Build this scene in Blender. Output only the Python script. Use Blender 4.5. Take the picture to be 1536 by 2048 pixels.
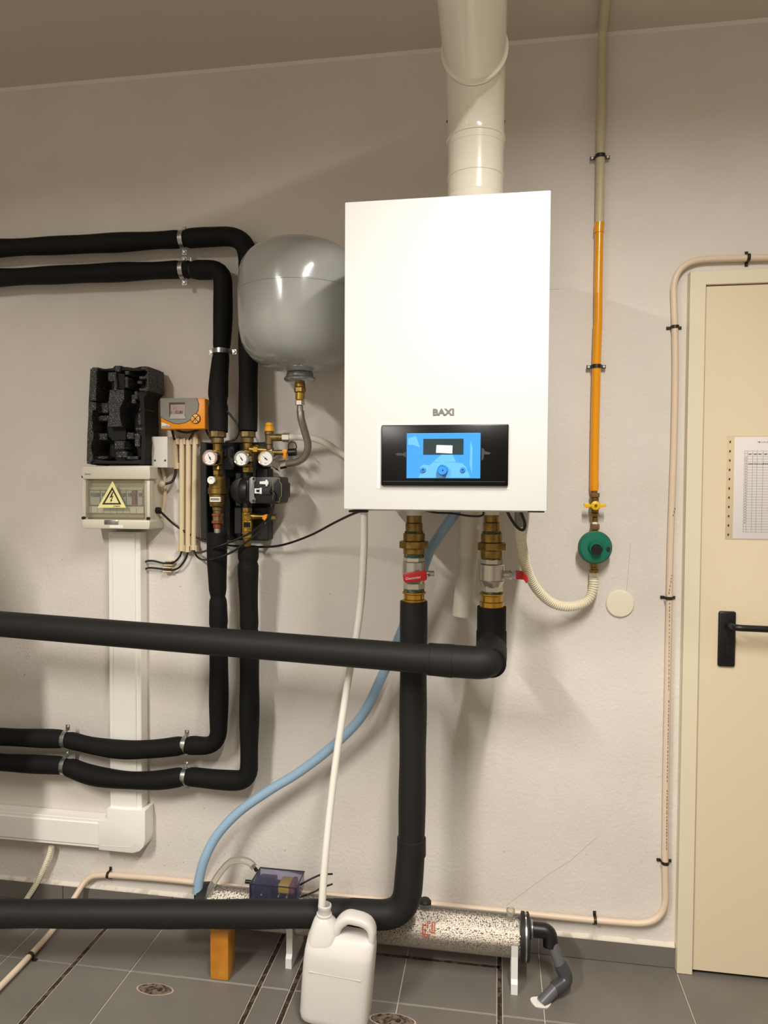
import bpy, bmesh, math, random
from mathutils import Vector, Matrix
random.seed(7)
for o in list(bpy.data.objects): bpy.data.objects.remove(o)
SC = bpy.context.scene
COL = SC.collection
V = Vector

# ---------------------------------------------------------------- camera
FPX, YAW, PITCH, ROLL = 1421.35, math.radians(9.0547), math.radians(-1.8679), math.radians(0.3157)
CAM = V((0.0, -2.23, 1.447))
_f = V((-math.sin(YAW)*math.cos(PITCH), math.cos(YAW)*math.cos(PITCH), math.sin(PITCH)))
_r = V((math.cos(YAW), math.sin(YAW), 0)); _u = _r.cross(_f)
c_, s_ = math.cos(ROLL), math.sin(ROLL)
RGT, UPV, FWD = c_*_r + s_*_u, -s_*_r + c_*_u, _f
cd = bpy.data.cameras.new('camera'); co = bpy.data.objects.new('camera', cd); COL.objects.link(co)
m3 = Matrix((RGT, UPV, -FWD)).transposed()
co.matrix_world = Matrix.Translation(CAM) @ m3.to_4x4()
cd.sensor_fit = 'VERTICAL'; cd.sensor_height = 36; cd.sensor_width = 27; cd.lens = FPX/2048*36
cd.clip_start = 0.02
SC.camera = co

# ---------------------------------------------------------------- light and exposure
SC.view_settings.view_transform = 'Standard'; SC.view_settings.look = 'None'
SC.view_settings.gamma = 1; SC.view_settings.use_curve_mapping = False
SC.view_settings.exposure = 0.0
w = bpy.data.worlds.new('world'); SC.world = w; w.use_nodes = True
w.node_tree.nodes['Background'].inputs[0].default_value = (0.9, 0.85, 0.75, 1)
w.node_tree.nodes['Background'].inputs[1].default_value = 0.02
LAMP_COL = (1.0, 0.955, 0.895)
LAMPS = [((0.30, -1.95), 63, 1.2), ((-1.60, -2.95), 104, 1.2)]   # ceiling tubes: place, watts, length

def ray(px, py):
    return RGT*((px-768)/FPX) + UPV*(-(py-1024)/FPX) + FWD
def P(px, py, off=0.0):                      # image point -> place, off metres in front of the wall
    r = ray(px, py); t = (-off - CAM.y)/r.y
    return CAM + r*t
def PZ(px, py, z=0.0):                       # image point -> place at height z
    r = ray(px, py); return CAM + r*((z-CAM.z)/r.z)
def mpp(px, py, off):                        # metres per pixel there
    return (P(px+.5, py, off)-P(px-.5, py, off)).length

# ---------------------------------------------------------------- materials
def lin(c):
    return tuple(((v/255)/12.92 if v/255 <= .04045 else ((v/255+.055)/1.055)**2.4) for v in c)
MATS = {}
def mat(name, rgb, rough=.5, metal=0., bump=None, var=None, spec=.5, coat=0., alpha=1., trans=0., emit=0., sss=0., var2=None):
    m = bpy.data.materials.new(name); m.use_nodes = True
    nt = m.node_tree; b = nt.nodes['Principled BSDF']
    c = lin(rgb)
    b.inputs['Base Color'].default_value = (*c, 1); b.inputs['Roughness'].default_value = rough
    b.inputs['Metallic'].default_value = metal; b.inputs['Specular IOR Level'].default_value = spec
    b.inputs['Coat Weight'].default_value = coat; b.inputs['Coat Roughness'].default_value = .08
    b.inputs['Alpha'].default_value = alpha; b.inputs['Transmission Weight'].default_value = trans
    if sss:
        b.inputs['Subsurface Weight'].default_value = sss; b.inputs['Subsurface Radius'].default_value = (.02, .018, .015); b.inputs['Subsurface Scale'].default_value = 1
    if emit:
        b.inputs['Emission Color'].default_value = (*c, 1); b.inputs['Emission Strength'].default_value = emit
    tc = nt.nodes.new('ShaderNodeTexCoord')
    if var:                                   # (scale, second colour, low, high)
        n = nt.nodes.new('ShaderNodeTexNoise'); n.inputs['Scale'].default_value = var[0]; n.inputs['Detail'].default_value = 6
        nt.links.new(tc.outputs['Object'], n.inputs['Vector'])
        r = nt.nodes.new('ShaderNodeValToRGB'); r.color_ramp.elements[0].position = var[2]; r.color_ramp.elements[1].position = var[3]
        r.color_ramp.elements[0].color = (*lin(var[1]), 1); r.color_ramp.elements[1].color = (*c, 1)
        nt.links.new(n.outputs['Fac'], r.inputs['Fac']); nt.links.new(r.outputs['Color'], b.inputs['Base Color'])
    if bump:                                  # list of (scale, strength, distance)
        prev = None
        for sc, st, di in (bump if isinstance(bump, list) else [bump]):
            n = nt.nodes.new('ShaderNodeTexNoise'); n.inputs['Scale'].default_value = sc; n.inputs['Detail'].default_value = 4
            nt.links.new(tc.outputs['Object'], n.inputs['Vector'])
            bp = nt.nodes.new('ShaderNodeBump'); bp.inputs['Strength'].default_value = st; bp.inputs['Distance'].default_value = di
            nt.links.new(n.outputs['Fac'], bp.inputs['Height'])
            if prev: nt.links.new(prev.outputs['Normal'], bp.inputs['Normal'])
            prev = bp
        nt.links.new(prev.outputs['Normal'], b.inputs['Normal'])
    MATS[name] = m
    return m
def clear(name, tint, opacity, rough=.05, body=None):       # clear plastic: see-through with a glossy skin
    m = bpy.data.materials.new(name); m.use_nodes = True; nt = m.node_tree; nt.nodes.clear()
    out = nt.nodes.new('ShaderNodeOutputMaterial'); t = nt.nodes.new('ShaderNodeBsdfTransparent'); t.inputs[0].default_value = (*lin(tint), 1)
    g = nt.nodes.new('ShaderNodeBsdfPrincipled'); g.inputs['Base Color'].default_value = (*lin(body or tint), 1); g.inputs['Roughness'].default_value = rough
    fr = nt.nodes.new('ShaderNodeFresnel'); fr.inputs['IOR'].default_value = 1.45
    ma = nt.nodes.new('ShaderNodeMath'); ma.operation = 'ADD'; ma.use_clamp = True; ma.inputs[1].default_value = opacity
    nt.links.new(fr.outputs[0], ma.inputs[0])
    mx = nt.nodes.new('ShaderNodeMixShader'); nt.links.new(ma.outputs[0], mx.inputs[0]); nt.links.new(t.outputs[0], mx.inputs[1]); nt.links.new(g.outputs[0], mx.inputs[2])
    nt.links.new(mx.outputs[0], out.inputs[0]); MATS[name] = m; return m
def braid(name, c1, c2, size, rough, metal, opac=1.):        # woven sleeve on tube coordinates in metres
    m = mat(name, c1, rough, metal); nt = m.node_tree; b = nt.nodes['Principled BSDF']
    uv = nt.nodes.new('ShaderNodeUVMap'); mp = nt.nodes.new('ShaderNodeMapping'); mp.inputs['Rotation'].default_value = (0, 0, math.radians(45))
    nt.links.new(uv.outputs[0], mp.inputs[0])
    ch = nt.nodes.new('ShaderNodeTexBrick'); ch.offset = 0; ch.inputs['Scale'].default_value = 1/size
    ch.inputs['Color1'].default_value = (*lin(c1), 1); ch.inputs['Color2'].default_value = (*lin(c1), 1); ch.inputs['Mortar'].default_value = (*lin(c2), 1)
    ch.inputs['Mortar Size'].default_value = .16; ch.inputs['Brick Width'].default_value = 1; ch.inputs['Row Height'].default_value = 1
    nt.links.new(mp.outputs[0], ch.inputs['Vector']); nt.links.new(ch.outputs['Color'], b.inputs['Base Color'])
    bp = nt.nodes.new('ShaderNodeBump'); bp.inputs['Strength'].default_value = .5; bp.inputs['Distance'].default_value = .001
    bp.invert = True
    nt.links.new(ch.outputs['Fac'], bp.inputs['Height']); nt.links.new(bp.outputs[0], b.inputs['Normal'])
    return m

mat('wall', (227, 221, 213), .85, bump=[(95, .4, .004), (18, .15, .004)], var=(3.0, (218, 211, 202), .3, .7))
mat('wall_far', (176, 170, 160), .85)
mat('ceiling', (208, 199, 184), .9, bump=(60, .2, .003))
mat('wall_crack', (168, 158, 148), .9)
mat('seam', (226, 221, 210), .8)
mat('tile', (118, 113, 106), .42, bump=(9, .05, .002), var=(5, (108, 103, 96), .3, .7))
mat('grout', (190, 180, 165), .9)
mat('joint', (44, 34, 26), .8, var=(60, (92, 76, 60), .42, .5), bump=(120, .6, .003))
mat('rust', (118, 100, 84), .8, var=(70, (50, 40, 32), .4, .55), bump=(150, .5, .002))
mat('rimtile', (178, 168, 152), .8)
mat('skirt_top', (222, 214, 200), .8, var=(25, (190, 181, 168), .35, .5), bump=(80, .5, .003))
mat('door', (226, 211, 180), .5, bump=(30, .03, .002))
mat('frame', (228, 217, 190), .5)
mat('dark_gap', (14, 12, 10), .9)
mat('white_panel', (217, 217, 215), .5, spec=.3, bump=(220, .02, .0006))
mat('white_case', (226, 224, 216), .45)
mat('flue', (238, 233, 216), .2, coat=.3)
mat('black_gloss', (8, 8, 8), .3, spec=.3)
mat('black_plastic', (13, 13, 13), .4)
mat('black_rubber', (22, 21, 20), .6)
mat('dark_screen', (38, 58, 62), .2)
mat('blue_film', (58, 150, 238), .22, coat=.3, bump=(40, .08, .003))
mat('blue_film_pale', (98, 178, 240), .3)
mat('blue_knob', (52, 140, 226), .3)
mat('sticker', (240, 238, 232), .5)
mat('film_grey', (62, 60, 60), .35)
mat('logo_grey', (132, 130, 126), .35, metal=.3)
mat('print_dark', (40, 38, 36), .7)
mat('tank_grey', (158, 159, 155), .16, coat=.25)
mat('galv', (190, 190, 188), .3, metal=.9, var=(60, (150, 150, 148), .35, .6))
mat('chrome', (225, 222, 214), .12, metal=1.)
mat('nickel', (196, 190, 178), .3, metal=.85, bump=(160, .1, .001))
mat('brass', (160, 130, 68), .34, metal=.85, var=(40, (116, 92, 46), .35, .65))
mat('brass_bright', (194, 152, 64), .26, metal=.85)
mat('brass_dull', (140, 118, 78), .42, metal=.7, var=(50, (104, 86, 56), .35, .65))
mat('copper_red', (166, 84, 62), .38, metal=.7, var=(80, (120, 96, 60), .4, .55))
mat('teflon_green', (44, 70, 50), .7, var=(90, (110, 110, 60), .4, .5))
mat('foam', (31, 29, 28), .6, spec=.28, bump=[(14, .16, .006), (160, .06, .001)])
mat('foam_dull', (20, 19, 18), .72, spec=.2, bump=[(11, .25, .008), (160, .06, .001)])
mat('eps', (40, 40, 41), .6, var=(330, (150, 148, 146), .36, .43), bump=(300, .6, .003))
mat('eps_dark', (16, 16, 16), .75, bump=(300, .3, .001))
mat('cream_box', (214, 209, 190), .4)
mat('cream_dim', (196, 188, 160), .5)
mat('pvc_white', (248, 245, 237), .4)
mat('box_grey', (222, 219, 208), .45)
mat('breaker', (196, 200, 202), .4)
mat('breaker_grey', (112, 116, 120), .45)
mat('warn_yellow', (240, 230, 160), .5)
mat('orange', (246, 152, 10), .38)
mat('orange_pale', (250, 190, 84), .45)
mat('panel_grey', (136, 134, 126), .42)
mat('panel_grey_light', (176, 174, 166), .42)
mat('lcd', (172, 152, 146), .3)
mat('brown_line', (78, 48, 18), .5)
mat('teal_print', (70, 140, 160), .5)
mat('conduit', (224, 205, 168), .45)
mat('conduit_pink', (226, 204, 180), .4)
mat('conduit_print', (120, 98, 92), .6)
mat('cable', (18, 17, 17), .45)
mat('gas_beige', (204, 192, 160), .45)
mat('gas_yellow', (238, 158, 8), .22, coat=.4, bump=(40, .06, .002))
mat('yellow_plastic', (238, 190, 20), .35)
mat('amber', (228, 160, 20), .4)
mat('green_paint', (10, 112, 88), .28, coat=.3)
mat('cream_hose', (236, 228, 202), .45)
mat('cover_cream', (238, 230, 206), .5)
mat('clip_dark', (60, 56, 44), .4, metal=.6)
mat('clip_black', (28, 27, 26), .4)
mat('red_plastic', (190, 20, 24), .32)
mat('white_hose', (236, 232, 222), .35, sss=.15)
mat('waste_pipe', (214, 208, 190), .5, sss=.2)
mat('jug', (220, 216, 210), .34, sss=.35)
mat('granules', (252, 247, 240), .8, var=(160, (236, 226, 214), .35, .65))
mat('bed', (132, 117, 103), .9)  # core under the white granules, brown to paint the shade between them
mat('dark_grey_pvc', (62, 63, 66), .32)
mat('grey_pvc', (92, 92, 94), .38)
mat('bracket_white', (236, 236, 232), .4)
mat('paint_blob', (240, 236, 226), .7)
mat('wood_orange', (206, 140, 36), .3, coat=.3, var=(14, (184, 112, 22), .3, .6), bump=(40, .15, .002))
mat('paper', (242, 240, 250), .6)
mat('paper_line', (150, 148, 156), .7)
mat('dial_white', (238, 237, 232), .45)
mat('dial_red', (196, 60, 64), .5)
mat('dial_blue', (58, 76, 100), .5)
mat('dial_orange', (224, 160, 40), .5)
mat('red_print', (206, 84, 56), .5)
mat('pump_grey', (128, 128, 128), .4, metal=.4)
mat('purple_dark', (44, 42, 58), .4)
mat('coil_yellow', (226, 190, 40), .5)
mat('coil_copper', (150, 98, 84), .5)
mat('gold_line', (190, 170, 110), .5)
mat('tank_white', (226, 222, 212), .5)
mat('lamp_body', (230, 228, 220), .5)
mat('lamp_glow', (255, 236, 205), .5, emit=3.0)
clear('clear_tube', (254, 253, 251), .02, .06, (235, 232, 225))
clear('clear_door', (246, 245, 238), .07, .08, (225, 222, 210))
clear('clear_hose', (238, 236, 230), .16, .1, (225, 220, 210))
clear('clear_blue', (226, 225, 240), .07, .06, (150, 150, 185))
clear('sleeve', (253, 252, 250), .02, .2, (240, 236, 225))
braid('steel_braid', (190, 186, 176), (90, 86, 78), .0022, .35, .85)
braid('blue_braid', (120, 158, 192), (178, 204, 222), .0042, .3, 0)

# ---------------------------------------------------------------- mesh building
class B:
    def __init__(s):
        s.bm = bmesh.new(); s.uv = s.bm.loops.layers.uv.new('UVMap')
    def absorb(s, t):
        vs = [s.bm.verts.new(v.co) for v in t.verts]; t.verts.index_update()
        for f in t.faces:
            try: s.bm.faces.new([vs[v.index] for v in f.verts])
            except ValueError: pass
        t.free(); return s
    def box(s, a, b, bevel=0, seg=2, M=None):
        t = bmesh.new(); bmesh.ops.create_cube(t, size=1)
        for v in t.verts: v.co = V(((a[0]+b[0])/2+v.co.x*abs(b[0]-a[0]), (a[1]+b[1])/2+v.co.y*abs(b[1]-a[1]), (a[2]+b[2])/2+v.co.z*abs(b[2]-a[2])))
        if bevel: bmesh.ops.bevel(t, geom=t.edges[:], offset=bevel, segments=seg, affect='EDGES', profile=.5)
        if M: bmesh.ops.transform(t, matrix=M, verts=t.verts)
        return s.absorb(t)
    def pbox(s, x0, y0, x1, y1, front, back, bevel=0, seg=2):      # box whose front face shows at these image points
        a, b, c, d = P(x0, y0, front), P(x1, y0, front), P(x0, y1, front), P(x1, y1, front)
        return s.box(((a.x+c.x)/2, -front, (c.z+d.z)/2), ((b.x+d.x)/2, -back, (a.z+b.z)/2), bevel, seg)
    def prism(s, pts, ext, bevel=0):
        t = bmesh.new(); ext = V(ext)
        lo = [t.verts.new(p) for p in pts]; hi = [t.verts.new(V(p)+ext) for p in pts]; n = len(pts)
        t.faces.new(lo); t.faces.new(hi[::-1])
        for i in range(n): t.faces.new((lo[i], lo[(i+1) % n], hi[(i+1) % n], hi[i]))
        bmesh.ops.recalc_face_normals(t, faces=t.faces)
        if bevel:
            fr = [e for e in t.edges if all(v in lo for v in e.verts)]
            bmesh.ops.bevel(t, geom=fr, offset=bevel, segments=2, affect='EDGES', profile=.5)
        return s.absorb(t)
    def pprism(s, px, front, back, bevel=0):
        return s.prism([P(x, y, front) for x, y in px], (0, front-back, 0), bevel)
    def tube(s, pts, r, seg=16, cap=True, tang=None):
        pts = [V(p) for p in pts]; n = len(pts)
        rr = r if isinstance(r, (list, tuple)) else [r]*n
        tg = []
        for i in range(n):
            t = V(tang) if tang else (pts[min(i+1, n-1)]-pts[max(i-1, 0)])
            tg.append(t.normalized() if t.length > 1e-9 else tg[-1])
        nv = tg[0].orthogonal().normalized() if abs(tg[0].z) > .999 or tang is None else (V((0, 0, 1)).cross(tg[0])).normalized()
        if abs(tg[0].z) > .95: nv = V((0, -1, 0)) - tg[0]*tg[0].dot(V((0, -1, 0))); nv.normalize()
        rings = []; L = 0; Ls = []
        for i in range(n):
            if i:
                L += (pts[i]-pts[i-1]).length
                nv = nv - tg[i]*nv.dot(tg[i]); nv.normalize()
            Ls.append(L); bn = tg[i].cross(nv)
            rings.append([s.bm.verts.new(pts[i]+(nv*math.cos(a)+bn*math.sin(a))*rr[i]) for a in [2*math.pi*(k+.5)/seg for k in range(seg)]])
        rm = max(rr)
        for i in range(n-1):
            for k in range(seg):
                k2 = (k+1) % seg
                f = s.bm.faces.new((rings[i][k], rings[i][k2], rings[i+1][k2], rings[i+1][k]))
                for l, (kk, ii) in zip(f.loops, ((k, i), (k+1, i), (k+1, i+1), (k, i+1))):
                    l[s.uv].uv = (2*math.pi*rm*kk/seg, Ls[ii])
        if cap:
            if rr[0] > 2e-5: s.bm.faces.new(rings[0][::-1])
            if rr[-1] > 2e-5: s.bm.faces.new(rings[-1])
        return s
    def lathe(s, prof, o, axis, seg=24, cap=True):
        ax = V(axis).normalized(); o = V(o)
        return s.tube([o+ax*t for t, r in prof], [max(r, 1e-5) for t, r in prof], seg, cap, ax)
    def cyl(s, a, b, r, seg=16, bevel=0):
        a, b = V(a), V(b); L = (b-a).length
        pr = [(0, r), (L, r)] if not bevel else [(0, r-bevel), (bevel, r), (L-bevel, r), (L, r-bevel)]
        return s.lathe(pr, a, b-a, seg)
    def strip(s, path, norms, wv, t):          # flat band bent along a path
        wv = V(wv); rows = []
        for p, n in zip(path, norms):
            p, n = V(p), V(n)
            rows.append([s.bm.verts.new(q) for q in (p-wv/2, p+wv/2, p+wv/2+n*t, p-wv/2+n*t)])
        for a, b in zip(rows, rows[1:]):
            for k in range(4): s.bm.faces.new((a[k], a[(k+1) % 4], b[(k+1) % 4], b[k]))
        s.bm.faces.new(rows[0][::-1]); s.bm.faces.new(rows[-1]); return s
    def ico(s, o, r, sub=2, sc=(1, 1, 1)):
        t = bmesh.new(); bmesh.ops.create_icosphere(t, subdivisions=sub, radius=r)
        for v in t.verts: v.co = V((v.co.x*sc[0], v.co.y*sc[1], v.co.z*sc[2]))+V(o)
        return s.absorb(t)
    def build(s, name, material, parent=None, ang=38, smooth=True):
        bmesh.ops.recalc_face_normals(s.bm, faces=s.bm.faces)
        me = bpy.data.meshes.new(name); s.bm.to_mesh(me); s.bm.free()
        me.materials.append(MATS[material])
        ob = bpy.data.objects.new(name, me); COL.objects.link(ob)
        off = V((0, 0, 0))
        if parent:
            ob.parent = parent; q = parent
            while q: off += q.location; q = q.parent
        else:
            xs = [v.co for v in me.vertices]
            off = V(((min(v.x for v in xs)+max(v.x for v in xs))/2, (min(v.y for v in xs)+max(v.y for v in xs))/2, min(v.z for v in xs)))
            ob.location = off
        me.transform(Matrix.Translation(-off))
        if smooth:
            for p in me.polygons: p.use_smooth = True
            me.set_sharp_from_angle(angle=math.radians(ang))
        return ob
def tag(o, label, cat, group=None):
    o['label'] = label; o['category'] = cat
    if group: o['group'] = group
    return o
def thing(name, loc, label, cat, group=None):
    o = bpy.data.objects.new(name, None); COL.objects.link(o); o.location = loc; o.empty_display_size = .05
    return tag(o, label, cat, group)
def lab(o, label): o['label'] = label; return o
def struct(o): o['kind'] = 'structure'; return o
def spline(pts, n=8):                        # smooth curve through points
    pts = [V(p) for p in pts]; q = [pts[0]*2-pts[1]]+pts+[pts[-1]*2-pts[-2]]; out = []
    for i in range(1, len(q)-2):
        for k in range(n):
            t = k/n; a, b, c, d = q[i-1], q[i], q[i+1], q[i+2]
            out.append(.5*((2*b)+(c-a)*t+(2*a-5*b+4*c-d)*t*t+(3*b-a-3*c+d)*t**3))
    return out+[pts[-1]]
def px(*pts, n=8): return spline([P(*p) for p in pts], n)
def fillet(pts, rad, n=8):                   # polyline with round corners
    pts = [V(p) for p in pts]; out = [pts[0]]
    for i in range(1, len(pts)-1):
        a, b, c = pts[i-1], pts[i], pts[i+1]; u, v = (a-b).normalized(), (c-b).normalized()
        r = rad[i-1] if isinstance(rad, (list, tuple)) else rad
        r = min(r, (a-b).length*.49, (c-b).length*.49)
        for k in range(n+1):
            t = k/n; p0, p1 = b+u*r, b+v*r
            out.append(p0*(1-t)**2+b*2*t*(1-t)+p1*t*t)
    return out+[pts[-1]]
def resample(pts, step):
    pts = [V(p) for p in pts]; out = [pts[0]]; acc = 0
    for a, b in zip(pts, pts[1:]):
        L = (b-a).length; t = step-acc
        while t <= L: out.append(a.lerp(b, t/L)); t += step
        acc = (acc+L) % step
    return out+[pts[-1]]
def ribbed(b, pts, r, pitch, depth, seg=16):  # corrugated hose, ribs as geometry
    q = resample(pts, pitch/6); rr = [r-depth*(0, .05, .35, 1, .35, .05)[i % 6] for i in range(len(q))]
    return b.tube(q, rr, seg)
def text(s, size, o, right, up, name, material, parent, bold=0., depth=.0004, fit=None, shear=0.):
    cu = bpy.data.curves.new('t', 'FONT'); cu.body = s; cu.size = 1; cu.offset = bold; cu.extrude = 0; cu.resolution_u = 3; cu.shear = shear
    ob = bpy.data.objects.new('t', cu); COL.objects.link(ob)
    dg = bpy.context.evaluated_depsgraph_get(); dg.update()
    me = bpy.data.meshes.new_from_object(ob.evaluated_get(dg)); bpy.data.objects.remove(ob)
    xs = [v.co.x for v in me.vertices]; ys = [v.co.y for v in me.vertices]
    x0, y0, sx = min(xs), min(ys), size
    sy = size
    if fit: sx = fit[0]/(max(xs)-x0); sy = fit[1]/(max(ys)-y0)
    right, up = V(right), V(up); n = right.cross(up)
    b = B(); t = bmesh.new(); t.from_mesh(me); bpy.data.meshes.remove(me)
    for v in t.verts: v.co = V(o)+right*((v.co.x-x0)*sx)+up*((v.co.y-y0)*sy)
    r = bmesh.ops.extrude_face_region(t, geom=t.faces[:])
    for v in [g for g in r['geom'] if isinstance(g, bmesh.types.BMVert)]: v.co += n*depth
    b.absorb(t); return b.build(name, material, parent, smooth=False)
X_, Y_, Z_ = V((1, 0, 0)), V((0, 1, 0)), V((0, 0, 1))
OUT = V((0, -1, 0))

# ================================================================ THE SETTING
XL, XR, YB, ZC = -3.0, 2.1, -4.3, 2.80
wb = struct(B().box((XL-.1, 0, -.1), (XR+.1, .12, ZC+.1)).build('wall_back', 'wall', smooth=False))
struct(B().box((XL-.12, YB, -.1), (XL, 0, ZC+.1)).build('wall_left', 'wall_far', smooth=False))
struct(B().box((XR, YB, -.1), (XR+.12, 0, ZC+.1)).build('wall_right', 'wall_far', smooth=False))
struct(B().box((XL-.1, YB-.12, -.1), (XR+.1, YB, ZC+.1)).build('wall_front', 'wall_far', smooth=False))
struct(B().box((XL, YB, ZC), (XR, 0, ZC+.1)).build('ceiling', 'ceiling', smooth=False))
# paint bead where wall meets ceiling
struct(B().prism([(XL, 0, ZC-.008), (XL, -.008, ZC), (XL, 0, ZC)], (XR-XL, 0, 0)).build('trim_1', 'seam', smooth=False))

for k_, pl_ in enumerate(([(1261, 1085), (1259, 1115), (1256, 1150), (1254, 1170), (1252, 1196)], [(1012, 1812), (1050, 1783), (1098, 1748), (1140, 1722), (1168, 1697), (1192, 1676)], [(1120, 578), (1100, 579), (1085, 577)])):
    B().tube([P(x, y, .0002) for x, y in pl_], .0004, 5).build('crack', 'wall_crack', wb)
sp = B(); rs = random.Random(21)
for k_ in range(70):
    x, y = rs.choice(((rs.uniform(0, 1330), rs.uniform(1690, 1760)), (rs.uniform(20, 420), rs.uniform(1690, 1750)), (rs.uniform(10, 1330), rs.uniform(560, 1700)), (rs.uniform(30, 75), rs.uniform(1280, 1350))))
    q_ = P(x, y, 0); sp.ico(q_, rs.uniform(.0008, .0022), 1, (1, .25, rs.uniform(1, 2)))
sp = sp.build('specks', 'wall_crack', wb); sp['kind'] = 'stuff'
# floor: mortar bed, tiles, open joints
fl = struct(B().box((XL, YB, -.06), (XR, 0, -.0025)).build('floor', 'grout', smooth=False))
PITCHX, X0 = .4047, .143
lines = [(X0+PITCHX*k, .0035) for k in range(-8, 6)]
lines = [l for l in lines if XL+.05 < l[0] < XR-.05 and abs(l[0]+.666) > .02]
joints = [-1.256, -.670, -.570, .0215]
lines += [(j, .019) for j in joints]
lines = [(XL, 0)]+sorted(lines)+[(XR, 0)]
rows = [0, .292]+[.292+PITCHX*k for k in range(1, 10)]+[-YB]
tmesh = {}
def tile(x0, x1, o0, o1):
    k = (round(x1-x0, 4), round(o1-o0, 4))
    if k not in tmesh:
        ob = B().box((-k[0]/2, -k[1]/2, -.012), (k[0]/2, k[1]/2, 0), .0012, 1).build('tile', 'tile', None, smooth=False)
        ob.data.transform(Matrix.Translation(ob.location)); tmesh[k] = ob.data
    else:
        ob = bpy.data.objects.new('tile', tmesh[k]); COL.objects.link(ob)
    ob.parent = fl; ob.location = V(((x0+x1)/2, -(o0+o1)/2, 0))-fl.location
for (a, wa), (b, wb_) in zip(lines, lines[1:]):
    for o0, o1 in zip(rows, rows[1:]):
        xa, xb = a+wa/2, b-wb_/2
        if o0 == 0 and -.58 < a < .02 and b < .03:
            tile(xa, xb, .002, .082); tile(xa, xb, .098, o1-.0017)
        else: tile(xa, xb, o0+.0017, o1-.0017)
for j in joints:
    B().box((j-.0065, YB+.05, -.006), (j+.0065, -.004, -.0012)).build('expansion_joint', 'joint', fl, smooth=False)
B().box((-.57, -.095, -.006), (.0215, -.085, -.0012)).build('expansion_joint', 'joint', fl, smooth=False)
# worn oval service caps let into the tiles
for cx, cy, rx, ry in ((310, 1979, .052, .022), (785, 2041, .06, .024)):
    c = PZ(cx, cy); pts = []
    for k in range(24):
        a = 2*math.pi*k/24; pts.append(V((c.x+rx*math.copysign(abs(math.cos(a))**1.25, math.cos(a)), c.y+ry*math.sin(a), .0002)))
    o = thing('service_cap', (c.x, c.y, 0), 'rusty oval service cap let into the floor tile '+('below the orange wooden block' if cx < 400 else 'right of the white plastic jug'), 'floor cap', 'oval caps in the floor')
    B().prism([c+(p-c)*1.09 for p in pts], (0, 0, .0006)).build('rim', 'rimtile', o, smooth=False)
    B().prism(pts, (0, 0, .0012)).build('plate', 'rust', o, smooth=False)
    B().cyl(c+V((-.012, 0, .001)), c+V((-.012, 0, .003)), .009, 10).build('bolt', 'joint', o)
    B().cyl(c+V((.015, 0, .001)), c+V((.015, 0, .003)), .008, 10).build('bolt', 'joint', o)

# skirting tiles along the wall, with the painted ledge on top
sk = struct(B().box((XL, -.004, 0), (.545, 0, .066)).build('baseboard_back', 'grout', smooth=False))
ed = [XL]+[X0+PITCHX*k for k in range(-7, 1)]+[.5445]
for a, b in zip(ed, ed[1:]):
    B().box((a+.0015, -.012, .0015), (b-.0015, -.003, .064), .001, 1).build('tile', 'tile', sk, smooth=False)
B().prism([(XL, 0, .064), (XL, -.0125, .0645), (XL, -.011, .068), (XL, 0, .074)], (.5445-XL, 0, 0)).build('painted_ledge', 'skirt_top', sk, smooth=False)

# door
DX0, DX1, DXR, DZ0, DZ1 = .5462, .590, 1.46, 2.0425, 2.082
door = bpy.data.objects.new('door_1', None); COL.objects.link(door); door.location = (1.0, 0, 0); struct(door)
lab(door, 'cream metal door with black handle and a paper sheet taped on it')
B().prism([(DX0, -.034, .001), (DX1, -.034, .001), (DX1, -.034, DZ0), (DXR, -.034, DZ0), (DXR, -.034, .001), (DXR+.044, -.034, .001), (DXR+.044, -.034, DZ1), (DX0, -.034, DZ1)], (0, .033, 0), .002).build('frame', 'frame', door, smooth=False)
B().box((DX1+.0025, -.026, .012), (DXR-.0025, -.001, DZ0-.003), .0015, 1).build('leaf', 'door', door, smooth=False)
B().box((DX1, -.012, .0005), (DXR, -.001, .012)).build('threshold_gap', 'dark_gap', door, smooth=False)
hp = B().pbox(1437, 1223, 1472, 1334, .036, .0255, .006, 3).build('handle_plate', 'black_plastic', door)
p0 = P(1458, 1249, .036)
B().tube(fillet([p0, p0+V((0, -.05, 0)), p0+V((.118, -.052, -.001)), p0+V((.121, -.008, -.001))], [.022, .02]), .0095, 14).build('lever', 'black_plastic', hp)
B().cyl(p0+V((0, .002, 0)), p0+V((0, -.012, 0)), .0125, 20).build('rose', 'black_plastic', hp)
B().pbox(1452, 1290, 1459, 1312, .0385, .035, .002).build('keyhole', 'dark_gap', hp)

# ================================================================ CEILING LAMPS (behind the camera's view)
for (x, y), wt, L in LAMPS:
    o = thing('ceiling_lamp', (x, y, ZC), 'fluorescent ceiling lamp '+('opposite the boiler' if x > 0 else 'on the left, far from the wall'), 'lamp', 'fluorescent ceiling lamps')
    B().box((x-.07, y-L/2-.03, ZC-.045), (x+.07, y+L/2+.03, ZC-.001), .006).build('housing', 'lamp_body', o)
    B().box((x-.045, y-L/2, ZC-.062), (x+.045, y+L/2, ZC-.0455), .006).build('diffuser', 'lamp_glow', o)
    ld = bpy.data.lights.new('tube_light', 'AREA'); ld.shape = 'RECTANGLE'; ld.size = .08; ld.size_y = L; ld.energy = wt; ld.color = LAMP_COL; ld.spread = math.radians(168)
    lo = bpy.data.objects.new('tube_light', ld); COL.objects.link(lo); lo.parent = o; lo.location = (0, 0, -.066)

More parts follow.
